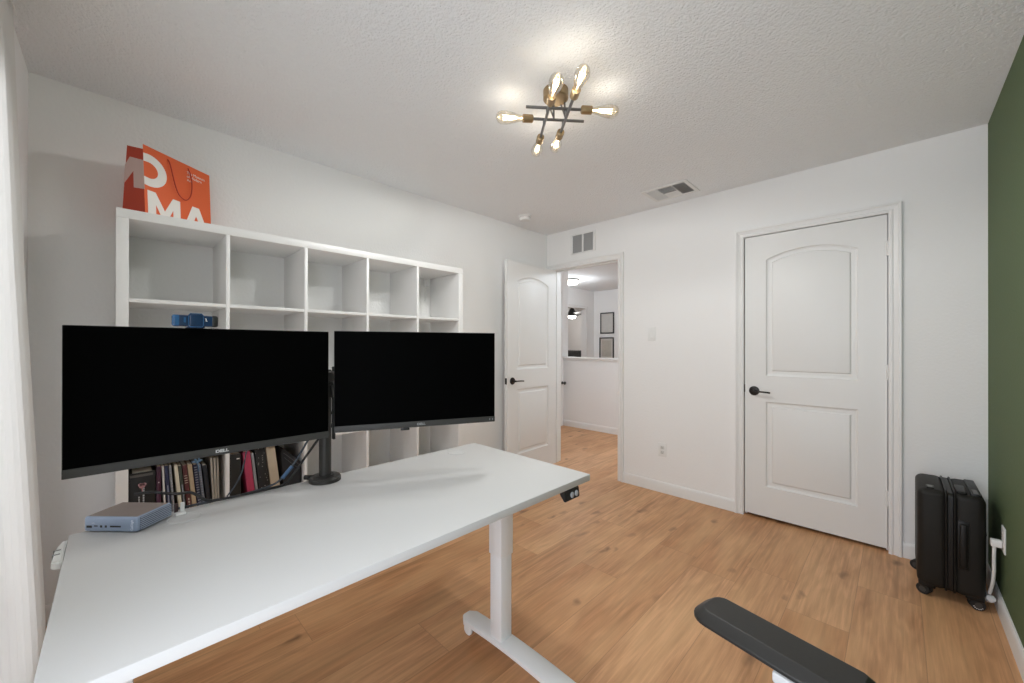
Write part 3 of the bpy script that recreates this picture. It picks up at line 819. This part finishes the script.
# ------------------------------------------------------------------ ceiling light
def ceiling_lamp():
    C = Vector((1.563, -1.836, H))
    L = thing('ceiling_lamp', 'six-bulb brass and grey rod ceiling light in the room centre', 'ceiling light', C)
    MB().lathe([(.058, -.0005), (.058, -.040), (.052, -.045), (.0, -.045)], (0, 0, 0), (0, 0, 1), 40).build('canopy', M['brass'], L)
    zA, zB = -.105, -.139
    def at(x, y, z): return Vector((x, y, 0)) - Vector((C.x, C.y, 0)) + Vector((0, 0, z))
    dA = Vector((math.cos(R(49.5)), math.sin(R(49.5)), 0)); dB = Vector((math.cos(R(139)), math.sin(R(139)), 0))
    rods = []
    A1a = at(1.496, -1.968, zA); A1b = A1a + dA*.258
    A2b = at(1.617, -1.686, zA); A2a = A2b - dA*.250
    B1 = at(1.522, -1.8635, zB); B2 = at(1.6225, -1.829, zB)
    rods = [(A1a, A1b, 0, 1), (A2a, A2b, 1, 0), (B1-dB*.1375, B1+dB*.1375, 1, 1), (B2-dB*.1375, B2+dB*.1375, 1, 1)]
    for s in (at(1.531, -1.810, 0), at(1.581, -1.791, 0)):
        MB().cyl(s + Vector((0, 0, -.044)), s + Vector((0, 0, zA)), .0045, n=12).build('stem', M['rod'], L)
    bl = MB()
    for s in (at(1.531, -1.810, zA), at(1.581, -1.791, zA)):   # stems tie into the upper rods
        n_ = (A1a + (A1b-A1a)*.5 - (A2a + (A2b-A2a)*.5)); n_.normalize()
        bl.cyl(s - n_*.02, s + n_*.085, .004, n=10)
    bl.build('cross_bar', M['rod'], L)
    for i, (p, q, e0, e1) in enumerate(rods):
        m = MB(); m.cyl(p, q, .0066, n=14, bev=.001)
        if i >= 2:
            dd = (q-p).normalized()
            for a, b in ((A1a, A1b), (A2a, A2b)):
                da = (b-a).normalized(); w0 = a - p; w0.z = 0
                den = dd.x*da.y - dd.y*da.x
                t = (w0.x*da.y - w0.y*da.x)/den
                cpt = p + dd*t
                m.cyl(cpt, cpt + Vector((0, 0, zA-zB)), .004, n=10)
        m.build('rod', M['rod'], L)
        for on, base, d in ((e0, p, (p-q).normalized()), (e1, q, (q-p).normalized())):
            if not on: continue
            MB().lathe([(.010, -.004), (.0175, 0), (.0185, .003), (.0185, .046), (.0165, .048), (.0, .048)], base, d, 24).build('socket', M['brass'], L)
            g = MB().lathe([(.0125, .047), (.0135, .056), (.017, .072), (.0235, .095), (.0285, .118), (.0300, .136), (.0280, .152), (.0220, .165), (.012, .173), (.0015, .176)], base, d, 28)
            gl = g.build('bulb', M['bulb'], L, smooth=80)
            f = MB(); side = d.cross(Vector((0, 0, 1))).normalized(); up = side.cross(d)
            f.cyl(base + d*.050, base + d*.085, .0028, n=8)
            for k in range(6):
                a0 = 2*PI*k/6
                o0 = (side*math.cos(a0) + up*math.sin(a0)); a1 = a0 + .5
                o1 = (side*math.cos(a1) + up*math.sin(a1))
                f.tube([base + d*.080 + o0*.006, base + d*.143 + o1*.011], .0011, 6, 0)
            f.build('filament', M['filament'], gl)
            ld = bpy.data.lights.new('bulb_light', 'POINT'); ld.energy = BULB_W; ld.color = (.90, .94, 1.0); ld.shadow_soft_size = .006
            lo = bpy.data.objects.new('bulb_light', ld); COL.objects.link(lo); lo.parent = L; lo.location = base + d*.115
            sd_ = bpy.data.lights.new('bulb_downlight', 'SPOT'); sd_.energy = SPOT_W; sd_.color = (.875, .928, 1.0); sd_.shadow_soft_size = .006  # added spot sends the bulb's light downward, sparing the ceiling
            sd_.spot_size = R(178); sd_.spot_blend = .20
            so = bpy.data.objects.new('bulb_downlight', sd_); COL.objects.link(so); so.parent = L; so.location = base + d*.115
            so.rotation_euler = (Vector((0, 0, -1))*math.cos(R(12)) + d*math.sin(R(12))).to_track_quat('-Z', 'Y').to_euler()
BULB_W = .17; SPOT_W = 12.5
ceiling_lamp()

# ------------------------------------------------------------------ vents, detector, switch, outlets
def ceiling_vent():
    v = thing('ceiling_vent', 'white rectangular louvered air vent in the ceiling near the back wall', 'air vent', (1.452, -.279, H))
    a, b = .172, .140
    fr = MB()
    for (x0, x1, y0, y1) in ((-a, -a+.03, -b, b), (a-.03, a, -b, b), (-a+.03, a-.03, -b, -b+.03), (-a+.03, a-.03, b-.03, b)):
        fr.box(x0, x1, y0, y1, -.007, 0, .002, 1)
    fr.build('vent_frame', M['white_plastic'], v)
    MB().box(-a+.03, a-.03, -b+.03, b-.03, -.002, -.0005).build('duct_opening', mat('duct_grey', (.22, .22, .22), .8), v)
    ia, ib = a-.03, b-.03
    def slat(p0, p1, tilt, nx, ny):
        m = MB(); p0, p1 = Vector(p0), Vector(p1); n = Vector((nx, ny, 0)); w = .0075
        q = Vector((0, 0, -.0065)); off = n*w
        m.loft([[p0 - off*.5, p0 - off*.5 + Vector((0,0,-.001)), p0 + off*.5 + q + Vector((0,0,-.001)), p0 + off*.5 + q],
                [p1 - off*.5, p1 - off*.5 + Vector((0,0,-.001)), p1 + off*.5 + q + Vector((0,0,-.001)), p1 + off*.5 + q]])
        m.build('slat', M['white_plastic'], v)
    for k in range(6):
        x = -ia + .008 + k*.0135
        slat((x, -ib, -.002), (x, ib, -.002), 0, -1, 0)
        slat((-x, -ib, -.002), (-x, ib, -.002), 0, 1, 0)
    xe = ia - .090
    for k in range(7):
        y = -ib + .006 + k*.0145
        slat((-xe, y, -.002), (xe, y, -.002), 0, 0, -1)
        slat((-xe, -y, -.002), (xe, -y, -.002), 0, 0, 1)
    MB().box(-xe-.003, -xe, -ib, ib, -.009, -.002).box(xe, xe+.003, -ib, ib, -.009, -.002).build('divider_bar', M['white_plastic'], v)
ceiling_vent()

rg = thing('return_grille', 'white return-air grille with two grey louver panels above the passage', 'air grille', (.462, 0, 2.175))
g = MB(); w2, hh = .150, .200
g.box(-w2, -.120, -.008, 0, 0, hh, .002).box(.120, w2, -.008, 0, 0, hh, .002).box(-.120, .120, -.008, 0, 0, .012, .002).box(-.120, .120, -.008, 0, hh-.012, hh, .002).box(-.010, .010, -.008, 0, .012, hh-.012, .002)
g.build('grille_frame', M['white_plastic'], rg)
for sx in (-1, 1):
    p = MB(); x0, x1 = (.010, .120) if sx > 0 else (-.120, -.010)
    p.box(x0, x1, -.0012, -.0002, .012, hh-.012)
    for k in range(16):
        z = .016 + k*.0107
        p.loft([[(x0, -.0012, z+.006), (x0, -.0012, z+.007), (x0, -.006, z+.001), (x0, -.006, z)], [(x1, -.0012, z+.006), (x1, -.0012, z+.007), (x1, -.006, z+.001), (x1, -.006, z)]])
    p.build('louver_panel', M['grille'], rg)

sd = thing('smoke_detector', 'round white smoke detector on the ceiling near the left corner', 'smoke detector', (.262, -.636, H))
MB().lathe([(.060, -.0005), (.060, -.010), (.056, -.014)], (0, 0, 0), (0, 0, 1), 36).build('mount_ring', M['white_plastic'], sd)
MB().lathe([(.050, -.0145), (.051, -.030), (.046, -.040), (.030, -.044), (.0, -.045)], (0, 0, 0), (0, 0, 1), 36).build('cover', M['white_plastic'], sd)
MB().lathe([(.0515, -.0135), (.0515, -.0165)], (0, 0, 0), (0, 0, 1), 36).build('gap', M['grille'], sd)

sw = thing('light_switch', 'white rocker light switch on the back wall between the two doorways', 'light switch', (1.178, 0, 1.350))
MB().box(-.036, .036, -.006, 0, -.060, .060, .003).build('plate', M['white_plastic'], sw)
MB().box(-.017, .017, -.0075, -.005, -.034, .034, .001).build('rocker_frame', M['trim'], sw)
r_ = MB(); r_.loft([[(-.0145, -.007, -.031), (.0145, -.007, -.031), (.0145, -.0125, -.031), (-.0145, -.0125, -.031)], [(-.0145, -.007, 0), (.0145, -.007, 0), (.0145, -.0085, 0), (-.0145, -.0085, 0)], [(-.0145, -.007, .031), (.0145, -.007, .031), (.0145, -.0078, .031), (-.0145, -.0078, .031)]])
r_.build('rocker', M['white_plastic'], sw)

def outlet(loc, rz, label):
    o = thing('wall_outlet', label, 'outlet', loc, rz)
    MB().box(-.036, .036, -.006, 0, -.058, .058, .003).build('plate', M['white_plastic'], o)
    for z in (-.021, .021):
        f = MB().box(-.0165, .0165, -.0078, -.005, z-.0145, z+.0145, .002).build('receptacle', mat('receptacle_white', (.66, .66, .64), .4), o)
        s = MB(); s.box(-.0075, -.0055, -.0081, -.007, z-.002, z+.007).box(.0050, .0070, -.0081, -.007, z-.002, z+.006).box(-.002, .002, -.0081, -.007, z-.0095, z-.0055)
        s.build('slot', M['dark_gap'], f)
    return o
outlet((1.272, 0, .362), 0, 'white duplex wall outlet low on the back wall below the switch')
outlet((XR, -.458, .372), R(-90), 'white wall outlet on the green wall behind the suitcase')

# charger plugged into the green wall, its cord and inline lump
pc = thing('power_cord', 'white power cord plugged into the green wall beside the suitcase', 'cord', (XR-.008, -.458, .350))
MB().box(-.034, -.0004, -.014, .014, -.016, .016, .004).build('plug', M['white_plastic'], pc)
MB().tube([(-.022, 0, -.014), (-.023, 0, -.06), (-.022, .012, -.14), (-.024, .03, -.20), (-.030, .06, -.262)], .0062, 10).build('cord', M['white_plastic'], pc)
MB().lathe([(.004, -.028), (.016, -.020), (.019, 0), (.016, .018), (.005, .026)], (-.029, .085, -.295), (-.2, .8, -.35), 16).build('connector', M['white_plastic'], pc)
MB().tube([(-.036, .10, -.29), (-.040, .13, -.23), (-.034, .16, -.12), (-.030, .17, -.03)], .0035, 8).build('cord', M['chair_grey'], pc)
MB().tube([(-.030, .17, -.03), (-.036, .15, .01), (-.038, .14, -.01)], .0040, 8).build('cord_end', M['black_plastic'], pc)

# ------------------------------------------------------------------ suitcase
def suitcase():
    s = thing('suitcase', 'black hard-shell cabin suitcase standing in the corner by the green wall', 'suitcase', (2.882, -.262, 0))
    X, Y, Z0, Z1 = .113, .180, .052, .536
    def shell(x0, x1):
        b = MB(); b.box(x0, x1, -Y, Y, Z0, Z1, .030, 5)
        return b
    shell(-X, -.006).build('front_shell', M['case_black'], s)
    shell(.006, X).build('rear_shell', M['case_black'], s)
    z = MB(); z.box(-.012, .012, -Y+.004, Y-.004, Z0+.004, Z1-.004, .020, 4)
    z.build('zipper_band', M['case_trim'], s)
    tr = MB()
    for sx in (-.014, .014):
        pts = []
        for (a, b_, c0) in ((-Y+.03, Z0+.03, 180), (Y-.03, Z0+.03, 270), (Y-.03, Z1-.03, 0), (-Y+.03, Z1-.03, 90)):
            for k in range(6):
                t = R(c0 + 18*k); pts.append((sx, a + .0305*math.cos(t), b_ + .0305*math.sin(t)))
        pts.append(pts[0]); tr.tube(pts, .0042, 8, 0)
    tr.build('zipper_piping', M['case_trim'], s)
    # raised corner frames on the shells
    h = MB(); h.box(.028, .053, -Y-.014, -Y+.004, .195, .400, .006, 3); h.build('side_handle', M['case_trim'], s)
    g = MB(); g.box(.022, .059, -Y-.0035, -Y+.002, .182, .412, .002); g.build('handle_recess', M['case_trim'], s)
    t = MB(); t.box(-.080, -.052, -.155, -.095, Z1-.002, Z1+.005, .003); t.build('combination_lock', M['case_trim'], s)
    MB().box(-.075, -.058, -.143, -.108, Z1+.0045, Z1+.0058).build('lock_dial', mat('lock_grey', (.16, .16, .15), .35), s)
    t = MB(); t.box(.020, .055, -.160, -.02, Z1-.002, Z1+.010, .005, 3); t.build('top_handle', M['case_trim'], s)
    t = MB(); t.box(.066, .102, -.150, .150, Z1-.006, Z1+.006, .004); t.build('trolley_handle', M['case_trim'], s)
    MB().box(.076, .092, -.14, -.06, Z1+.0055, Z1+.0075).build('grip_button', mat('grip_grey', (.10, .10, .10), .4), s)
    for sx in (-1, 1):
        for sy in (-1, 1):
            x, y = sx*.078, sy*.142
            hs = MB(); hs.box(x-.030, x+.030, y-.030, y+.030, .044, .075, .008, 3); hs.build('wheel_housing', M['case_trim'], s)
            w = MB(); w.cyl((x, y, .03), (x, y, .048), .013, n=14)
            if sx < 0: x -= .026 if sy > 0 else .008
            else: x += .006
            ax = Vector((.45, 1, 0)).normalized() if sx < 0 else Vector((.25, -1, 0)).normalized()
            pr = Vector((-ax.y, ax.x, 0))
            cpos = Vector((x, y, .0262)) 
            for q in (-1, 1):
                w.cyl(cpos + ax*q*.006, cpos + ax*q*.020, .0258, n=28, bev=.003)
            wo = w.build('spinner_wheel', M['rubber'], s)
            hb = MB()
            for q in (-1, 1): hb.cyl(cpos + ax*q*.020, cpos + ax*q*.0208, .013, n=20)
            hb.build('hub', mat('hub_grey', (.05, .05, .05), .3), wo)
            if sx > 0 and sy < 0:
                mk = MB()
                for k in range(6):
                    a = R(200 + 24*k)
                    c = cpos + ax*.0212 + pr*.0165*math.cos(a) + Vector((0, 0, .0165*math.sin(a)))
                    mk.cyl(c - ax*.0004, c + ax*.0004, .0022, n=8)
                mk.build('printed_mark', M['print'], wo)
suitcase()

# ------------------------------------------------------------------ office chair (its right arm reaches into view)
def chair():
    A = Vector((2.537, -2.409, 0)); ang = R(168)             # arm pad centre, pad axis
    c = thing('office_chair', 'office chair with black arm pad and light grey frame at the desk', 'chair', (2.47, -2.74, 0))
    O = Vector((2.47, -2.74, 0)); face = Vector((math.cos(R(158)), math.sin(R(158)), 0)); right = Vector((-face.y, face.x, 0))*-1
    # ---- arm pads
    def pad(cen, an, z):
        mt = Matrix.Translation(cen + Vector((0, 0, z))) @ Matrix.Rotation(an, 4, 'Z')
        m = MB(); L2, W2 = .146, .055; n = 20
        def outline(k):
            pts = []
            for (cx, cy, a0) in ((L2-.030, W2-.030, 0), (-L2+.040, W2-.040, 90), (-L2+.040, -W2+.040, 180), (L2-.030, -W2+.030, 270)):
                r = (.030 if cx > 0 else .040) - k
                for j in range(7):
                    t = R(a0 + 15*j); pts.append((cx + r*math.cos(t), cy + r*math.sin(t)))
            return pts
        rings = []
        for k, zz in ((.006, -.026), (.0, -.022), (.0, -.017), (.0015, -.0150), (.0165, -.0020), (.0190, -.0004), (.0205, 0)):
            rings.append([mt @ Vector((x, y, zz)) - O for x, y in outline(k)])
        m.loft(rings); return m
    pad(A, ang+PI, .700).build('arm_pad', M['arm_pad'], c, smooth=11)
    A2 = O - (A - O).dot(right)*right + ((A-O).dot(face))*face
    pad(A2, R(158-10)+PI, .700).build('arm_pad', M['arm_pad'], c, smooth=28)
    for P in (A, A2):
        b = MB(); q = P - O - Vector((math.cos(ang), math.sin(ang), 0))*.062 + (O - P).normalized()*.034
        b.box(-.045, .045, -.022, .022, .655, .675, .004, mtx=Matrix.Translation((q.x, q.y, 0)) @ Matrix.Rotation(ang, 4, 'Z'))
        s_ = 1 if P is A else -1
        b.tube([q + Vector((0, 0, .66)), q + Vector((0, 0, .50)) , q*.96 + Vector((0, 0, .40)), q*.72 + Vector((0, 0, .345)), q*.3 + Vector((0, 0, .34))], .018, 12)
        b.build('arm_post', M['chair_grey'], c)
    # ---- seat
    rz = math.atan2(face.y, face.x)
    mt = Matrix.Rotation(rz, 4, 'Z')
    st = MB(); st.box(-.22, .20, -.22, .22, .36, .425, .028, 4, mtx=mt); st.build('seat', M['arm_pad'], c)
    sp = MB(); sp.box(-.15, .15, -.13, .13, .325, .36, .01, 2, mtx=mt); sp.build('seat_plate', M['chair_grey'], c)
    # ---- low curved backrest
    br = MB(); rings = []
    for k in range(13):
        u = -1 + k/6; y = .19*u; x = -.255 + .05*u*u
        rings.append([(x-.012, y, .47), (x+.012, y, .47), (x-.018, y, .74 - .03*u*u), (x-.036, y, .74 - .03*u*u)])
    br.loft([[mt @ Vector(p) for p in r] for r in rings]); br.build('backrest', M['arm_pad'], c)
    bs = MB(); bs.tube([mt @ Vector(p) for p in ((-.10, 0, .335), (-.24, 0, .345), (-.285, 0, .42), (-.292, 0, .58))], .02, 12); bs.build('back_support', M['chair_grey'], c)
    # ---- gas lift and five-star base
    MB().cyl((0, 0, .09), (0, 0, .33), .028, n=20).cyl((0, 0, .24), (0, 0, .335), .018, n=16).build('gas_lift', M['chair_grey'], c)
    for k in range(5):
        a = R(72*k + 20); d = Vector((math.cos(a), math.sin(a), 0)); n = Vector((-d.y, d.x, 0))
        lg = MB(); rings = []
        for u in (0, .5, 1):
            w = .026 - .008*u; z = .110 - .030*u; p = d*(.27*u)
            rings.append([p - n*w + Vector((0,0,z-.022)), p + n*w + Vector((0,0,z-.022)), p + n*w*.7 + Vector((0,0,z)), p - n*w*.7 + Vector((0,0,z))])
        lg.loft(rings); lo = lg.build('leg', M['chair_grey'], c)
        p = d*.255
        w = MB(); w.cyl(p + Vector((0,0,.04)), p + Vector((0,0,.066)), .009, n=12)
        for q in (-1, 1): w.cyl(p + n*q*.006 + Vector((0,0,.026)), p + n*q*.022 + Vector((0,0,.026)), .026, n=20, bev=.003)
        w.build('castor', M['black_plastic'], c)
chair()

# ------------------------------------------------------------------ curtain
def curtain():
    t = thing('curtain', 'long white floor-length curtain at the left edge of the view', 'curtain', (.75, -3.5, 0))
    prof = [(0.012, .171), (.285, .1747), (.761, .193), (1.476, .2226), (2.017, .240), (2.447, .253)]
    def bz(z):
        for (z0, b0), (z1, b1) in zip(prof, prof[1:]):
            if z <= z1: return b0 + (b1-b0)*(z-z0)/(z1-z0)
        return prof[-1][1]
    n, mz = 200, 40; pts = []
    for j in range(mz+1):
        z = .012 + (2.428-.012)*j/mz; row = []
        for i in range(n+1):
            u = i/n; x = .50 + .95*u
            amp = (.020 - .013*z/2.44)*min(1, u*12)
            y = -3.2795 - bz(z) - .010*min(1, u*4)*0 - amp*(1 - math.cos(u*PI*2*9 + .25*math.sin(z*1.3)))*.5 + .0015*math.sin(z*2+u*9)*min(1, u*12)
            row.append((x, max(y, -3.5435), z))
        pts.append(row)
    m = MB(); bm = m.bm
    V = [[bm.verts.new((p[0]-.75, p[1]+3.5, p[2])) for p in r] for r in pts]
    for a, b in zip(V, V[1:]):
        for i in range(n): bm.faces.new((a[i], a[i+1], b[i+1], b[i]))
    o = m.build('cloth', M['curtain'], t, smooth=0); o.data.shade_smooth()
    sf = o.modifiers.new('thickness', 'SOLIDIFY'); sf.thickness = .0018; sf.offset = 0
    MB().box(-.30, 1.95, -.044, -.028, 2.424, 2.4375, .002).build('ceiling_track', M['white_plastic'], t)
curtain()

# ------------------------------------------------------------------ hallway furniture
hlamp = thing('hall_light', 'lit round flush ceiling light seen through the passage', 'ceiling light', (-1.48, 2.45, H))
MB().lathe([(.150, -.0005), (.150, -.022), (.142, -.026), (.0, -.026)], (0, 0, 0), (0, 0, 1), 36).build('light_base', M['rod'], hlamp)
MB().lathe([(.135, -.026), (.140, -.060), (.125, -.085), (.06, -.098), (.0, -.100)], (0, 0, 0), (0, 0, 1), 36).build('diffuser', M['lamp_glass'], hlamp)
def plight(name, loc, e, col=(1, .95, .9), r=.08, parent=None):
    l = bpy.data.lights.new(name, 'POINT'); l.energy = e; l.color = col; l.shadow_soft_size = r
    o = bpy.data.objects.new(name, l); COL.objects.link(o); o.location = loc
    if parent: o.parent = parent
    return o
plight('hall_bulb', (0, 0, -.26), 11, col=(.88, .95, 1), parent=hlamp)
added_hall_light = thing('hall_light', 'round flush ceiling light in the near hallway right of the passage', 'ceiling light', (1.05, .90, H))  # unseen fixture added to brighten the hallway
MB().lathe([(.150, -.0005), (.150, -.022), (.142, -.026), (.0, -.026)], (0, 0, 0), (0, 0, 1), 36).build('light_base', M['rod'], added_hall_light)
MB().lathe([(.135, -.026), (.140, -.060), (.125, -.085), (.06, -.098), (.0, -.100)], (0, 0, 0), (0, 0, 1), 36).build('diffuser', M['lamp_glass'], added_hall_light)
plight('hall_bulb', (0, 0, -.20), 22, col=(.84, .93, 1), parent=added_hall_light)

for nm, z0, z1, x0, x1, m, lab in (('up', 1.510, 1.960, -1.880, -1.550, M['art_grey'], 'upper black-framed picture on the far wall beyond the half wall'),
                                ('lo', .960, 1.430, -1.900, -1.555, M['art_tan'], 'lower black-framed picture partly hidden by the half wall')):
    p = thing('framed_picture', lab, 'picture', ((x0+x1)/2, 4.0995, z0), group='pictures on the far wall')
    w2, h = (x1-x0)/2, z1-z0; fw = .024
    f = MB(); f.box(-w2, -w2+fw, -.02, 0, 0, h).box(w2-fw, w2, -.02, 0, 0, h).box(-w2+fw, w2-fw, -.02, 0, 0, fw).box(-w2+fw, w2-fw, -.02, 0, h-fw, h)
    f.build('frame', M['frame_black'], p)
    MB().box(-w2+fw, w2-fw, -.010, -.001, fw, h-fw).build('mat_board', M['mat_board'], p)
    MB().box(-w2+.06, w2-.06, -.0115, -.010, .065, h-.065).build('print', m, p)

fan = thing('ceiling_fan', 'dark ceiling fan with a lit lamp in the far bedroom', 'ceiling fan', (-3.62, 5.46, H))
MB().lathe([(.07, -.0005), (.06, -.04), (.018, -.06), (.018, -.15), (.06, -.19), (.10, -.27), (.125, -.33), (.12, -.37), (.0, -.375)], (0, 0, 0), (0, 0, 1), 32).build('motor_housing', M['frame_black'], fan)
MB().lathe([(.105, -.376), (.11, -.40), (.085, -.44), (.0, -.455)], (0, 0, 0), (0, 0, 1), 32).build('lamp_bowl', M['lamp_glass'], fan)
for k in range(5):
    a = R(44 + 72*k); d = Vector((math.cos(a), math.sin(a), 0)); n = Vector((-d.y, d.x, 0))
    b = MB(); rings = []
    for u, w in ((.10, .03), (.20, .055), (.45, .068), (.78, .066), (.86, .045)):
        p = d*u + Vector((0, 0, -.325)); tl = Vector((0, 0, .018))
        rings.append([p - n*w + tl, p + n*w - tl, p + n*w - tl + Vector((0,0,.010)), p - n*w + tl + Vector((0,0,.010))])
    b.loft(rings); b.build('blade', M['frame_black'], fan)
plight('fan_bulb', (0, 0, -.60), 16, parent=fan)
bed = thing('bed', 'dark upholstered bed headboard in the far bedroom', 'bed', (-3.75, 5.55, 0), R(-25))
MB().box(-.75, .75, -.05, .05, 0, 1.13, .03, 3).build('headboard', M['headboard'], bed)
MB().box(-.72, .72, -1.9, -.055, .18, .55, .06, 3).build('mattress', M['pillow'], bed)
for sx in (-1, 1):
    MB().box(sx*.36-.28, sx*.36+.28, -.22, -.06, .56, .96, .06, 3).build('pillow', M['pillow'], bed)
    MB().box(sx*.66-.03, sx*.66+.03, -1.85, -1.79, 0, .18).build('leg', M['frame_black'], bed)

# ------------------------------------------------------------------ daylight, world, camera
WIN_W = 21; CUR_W = 14
for nm, x0, x1, en in (('window_daylight', WX0, WX1, WIN_W), ('curtain_daylight', VX0, VX1, CUR_W)):  # first area light fills the room through the added window
    al = bpy.data.lights.new(nm, 'AREA'); al.shape = 'RECTANGLE'; al.size = x1-x0-.1; al.size_y = WZ1-WZ0-.1
    al.energy = en; al.color = (.885, .925, 1.0); al.spread = R(165)
    ao = bpy.data.objects.new(nm, al); COL.objects.link(ao)
    ao.location = ((x0+x1)/2, YF-.030, (WZ0+WZ1)/2); ao.rotation_euler = (R(90), 0, 0)
wd = bpy.data.worlds.new('sky'); S.world = wd; wd.use_nodes = True
bg = wd.node_tree.nodes['Background']; bg.inputs[0].default_value = (.75, .85, 1, 1); bg.inputs[1].default_value = 1.0

cam = bpy.data.cameras.new('camera'); co = bpy.data.objects.new('camera', cam); COL.objects.link(co)
cam.sensor_width = 36; cam.lens = 391.7807*36/1024; cam.shift_y = 3.7955/1024; cam.clip_start = .02
yaw, pit, rol = R(44.582), R(.0912), R(.072)
F0 = Vector((-math.sin(yaw), math.cos(yaw), 0)); R0 = Vector((math.cos(yaw), math.sin(yaw), 0)); U0 = Vector((0, 0, 1))
Fv = F0*math.cos(pit) + U0*math.sin(pit); Uv = -F0*math.sin(pit) + U0*math.cos(pit)
Rv = R0*math.cos(rol) + Uv*math.sin(rol); Uv = -R0*math.sin(rol) + Uv*math.cos(rol)
mtx = Matrix((Rv, Uv, -Fv)).transposed().to_4x4(); mtx.translation = (2.7013, -3.2795, 1.2451)
co.matrix_world = mtx
S.camera = co
vs = S.view_settings
vs.view_transform = 'Standard'; vs.look = 'None'; vs.gamma = 1; vs.use_curve_mapping = False
vs.exposure = 0.16
S.cycles.use_denoising = True
S.cycles.max_bounces = 12; S.cycles.diffuse_bounces = 8
S.cycles.sample_clamp_indirect = 6
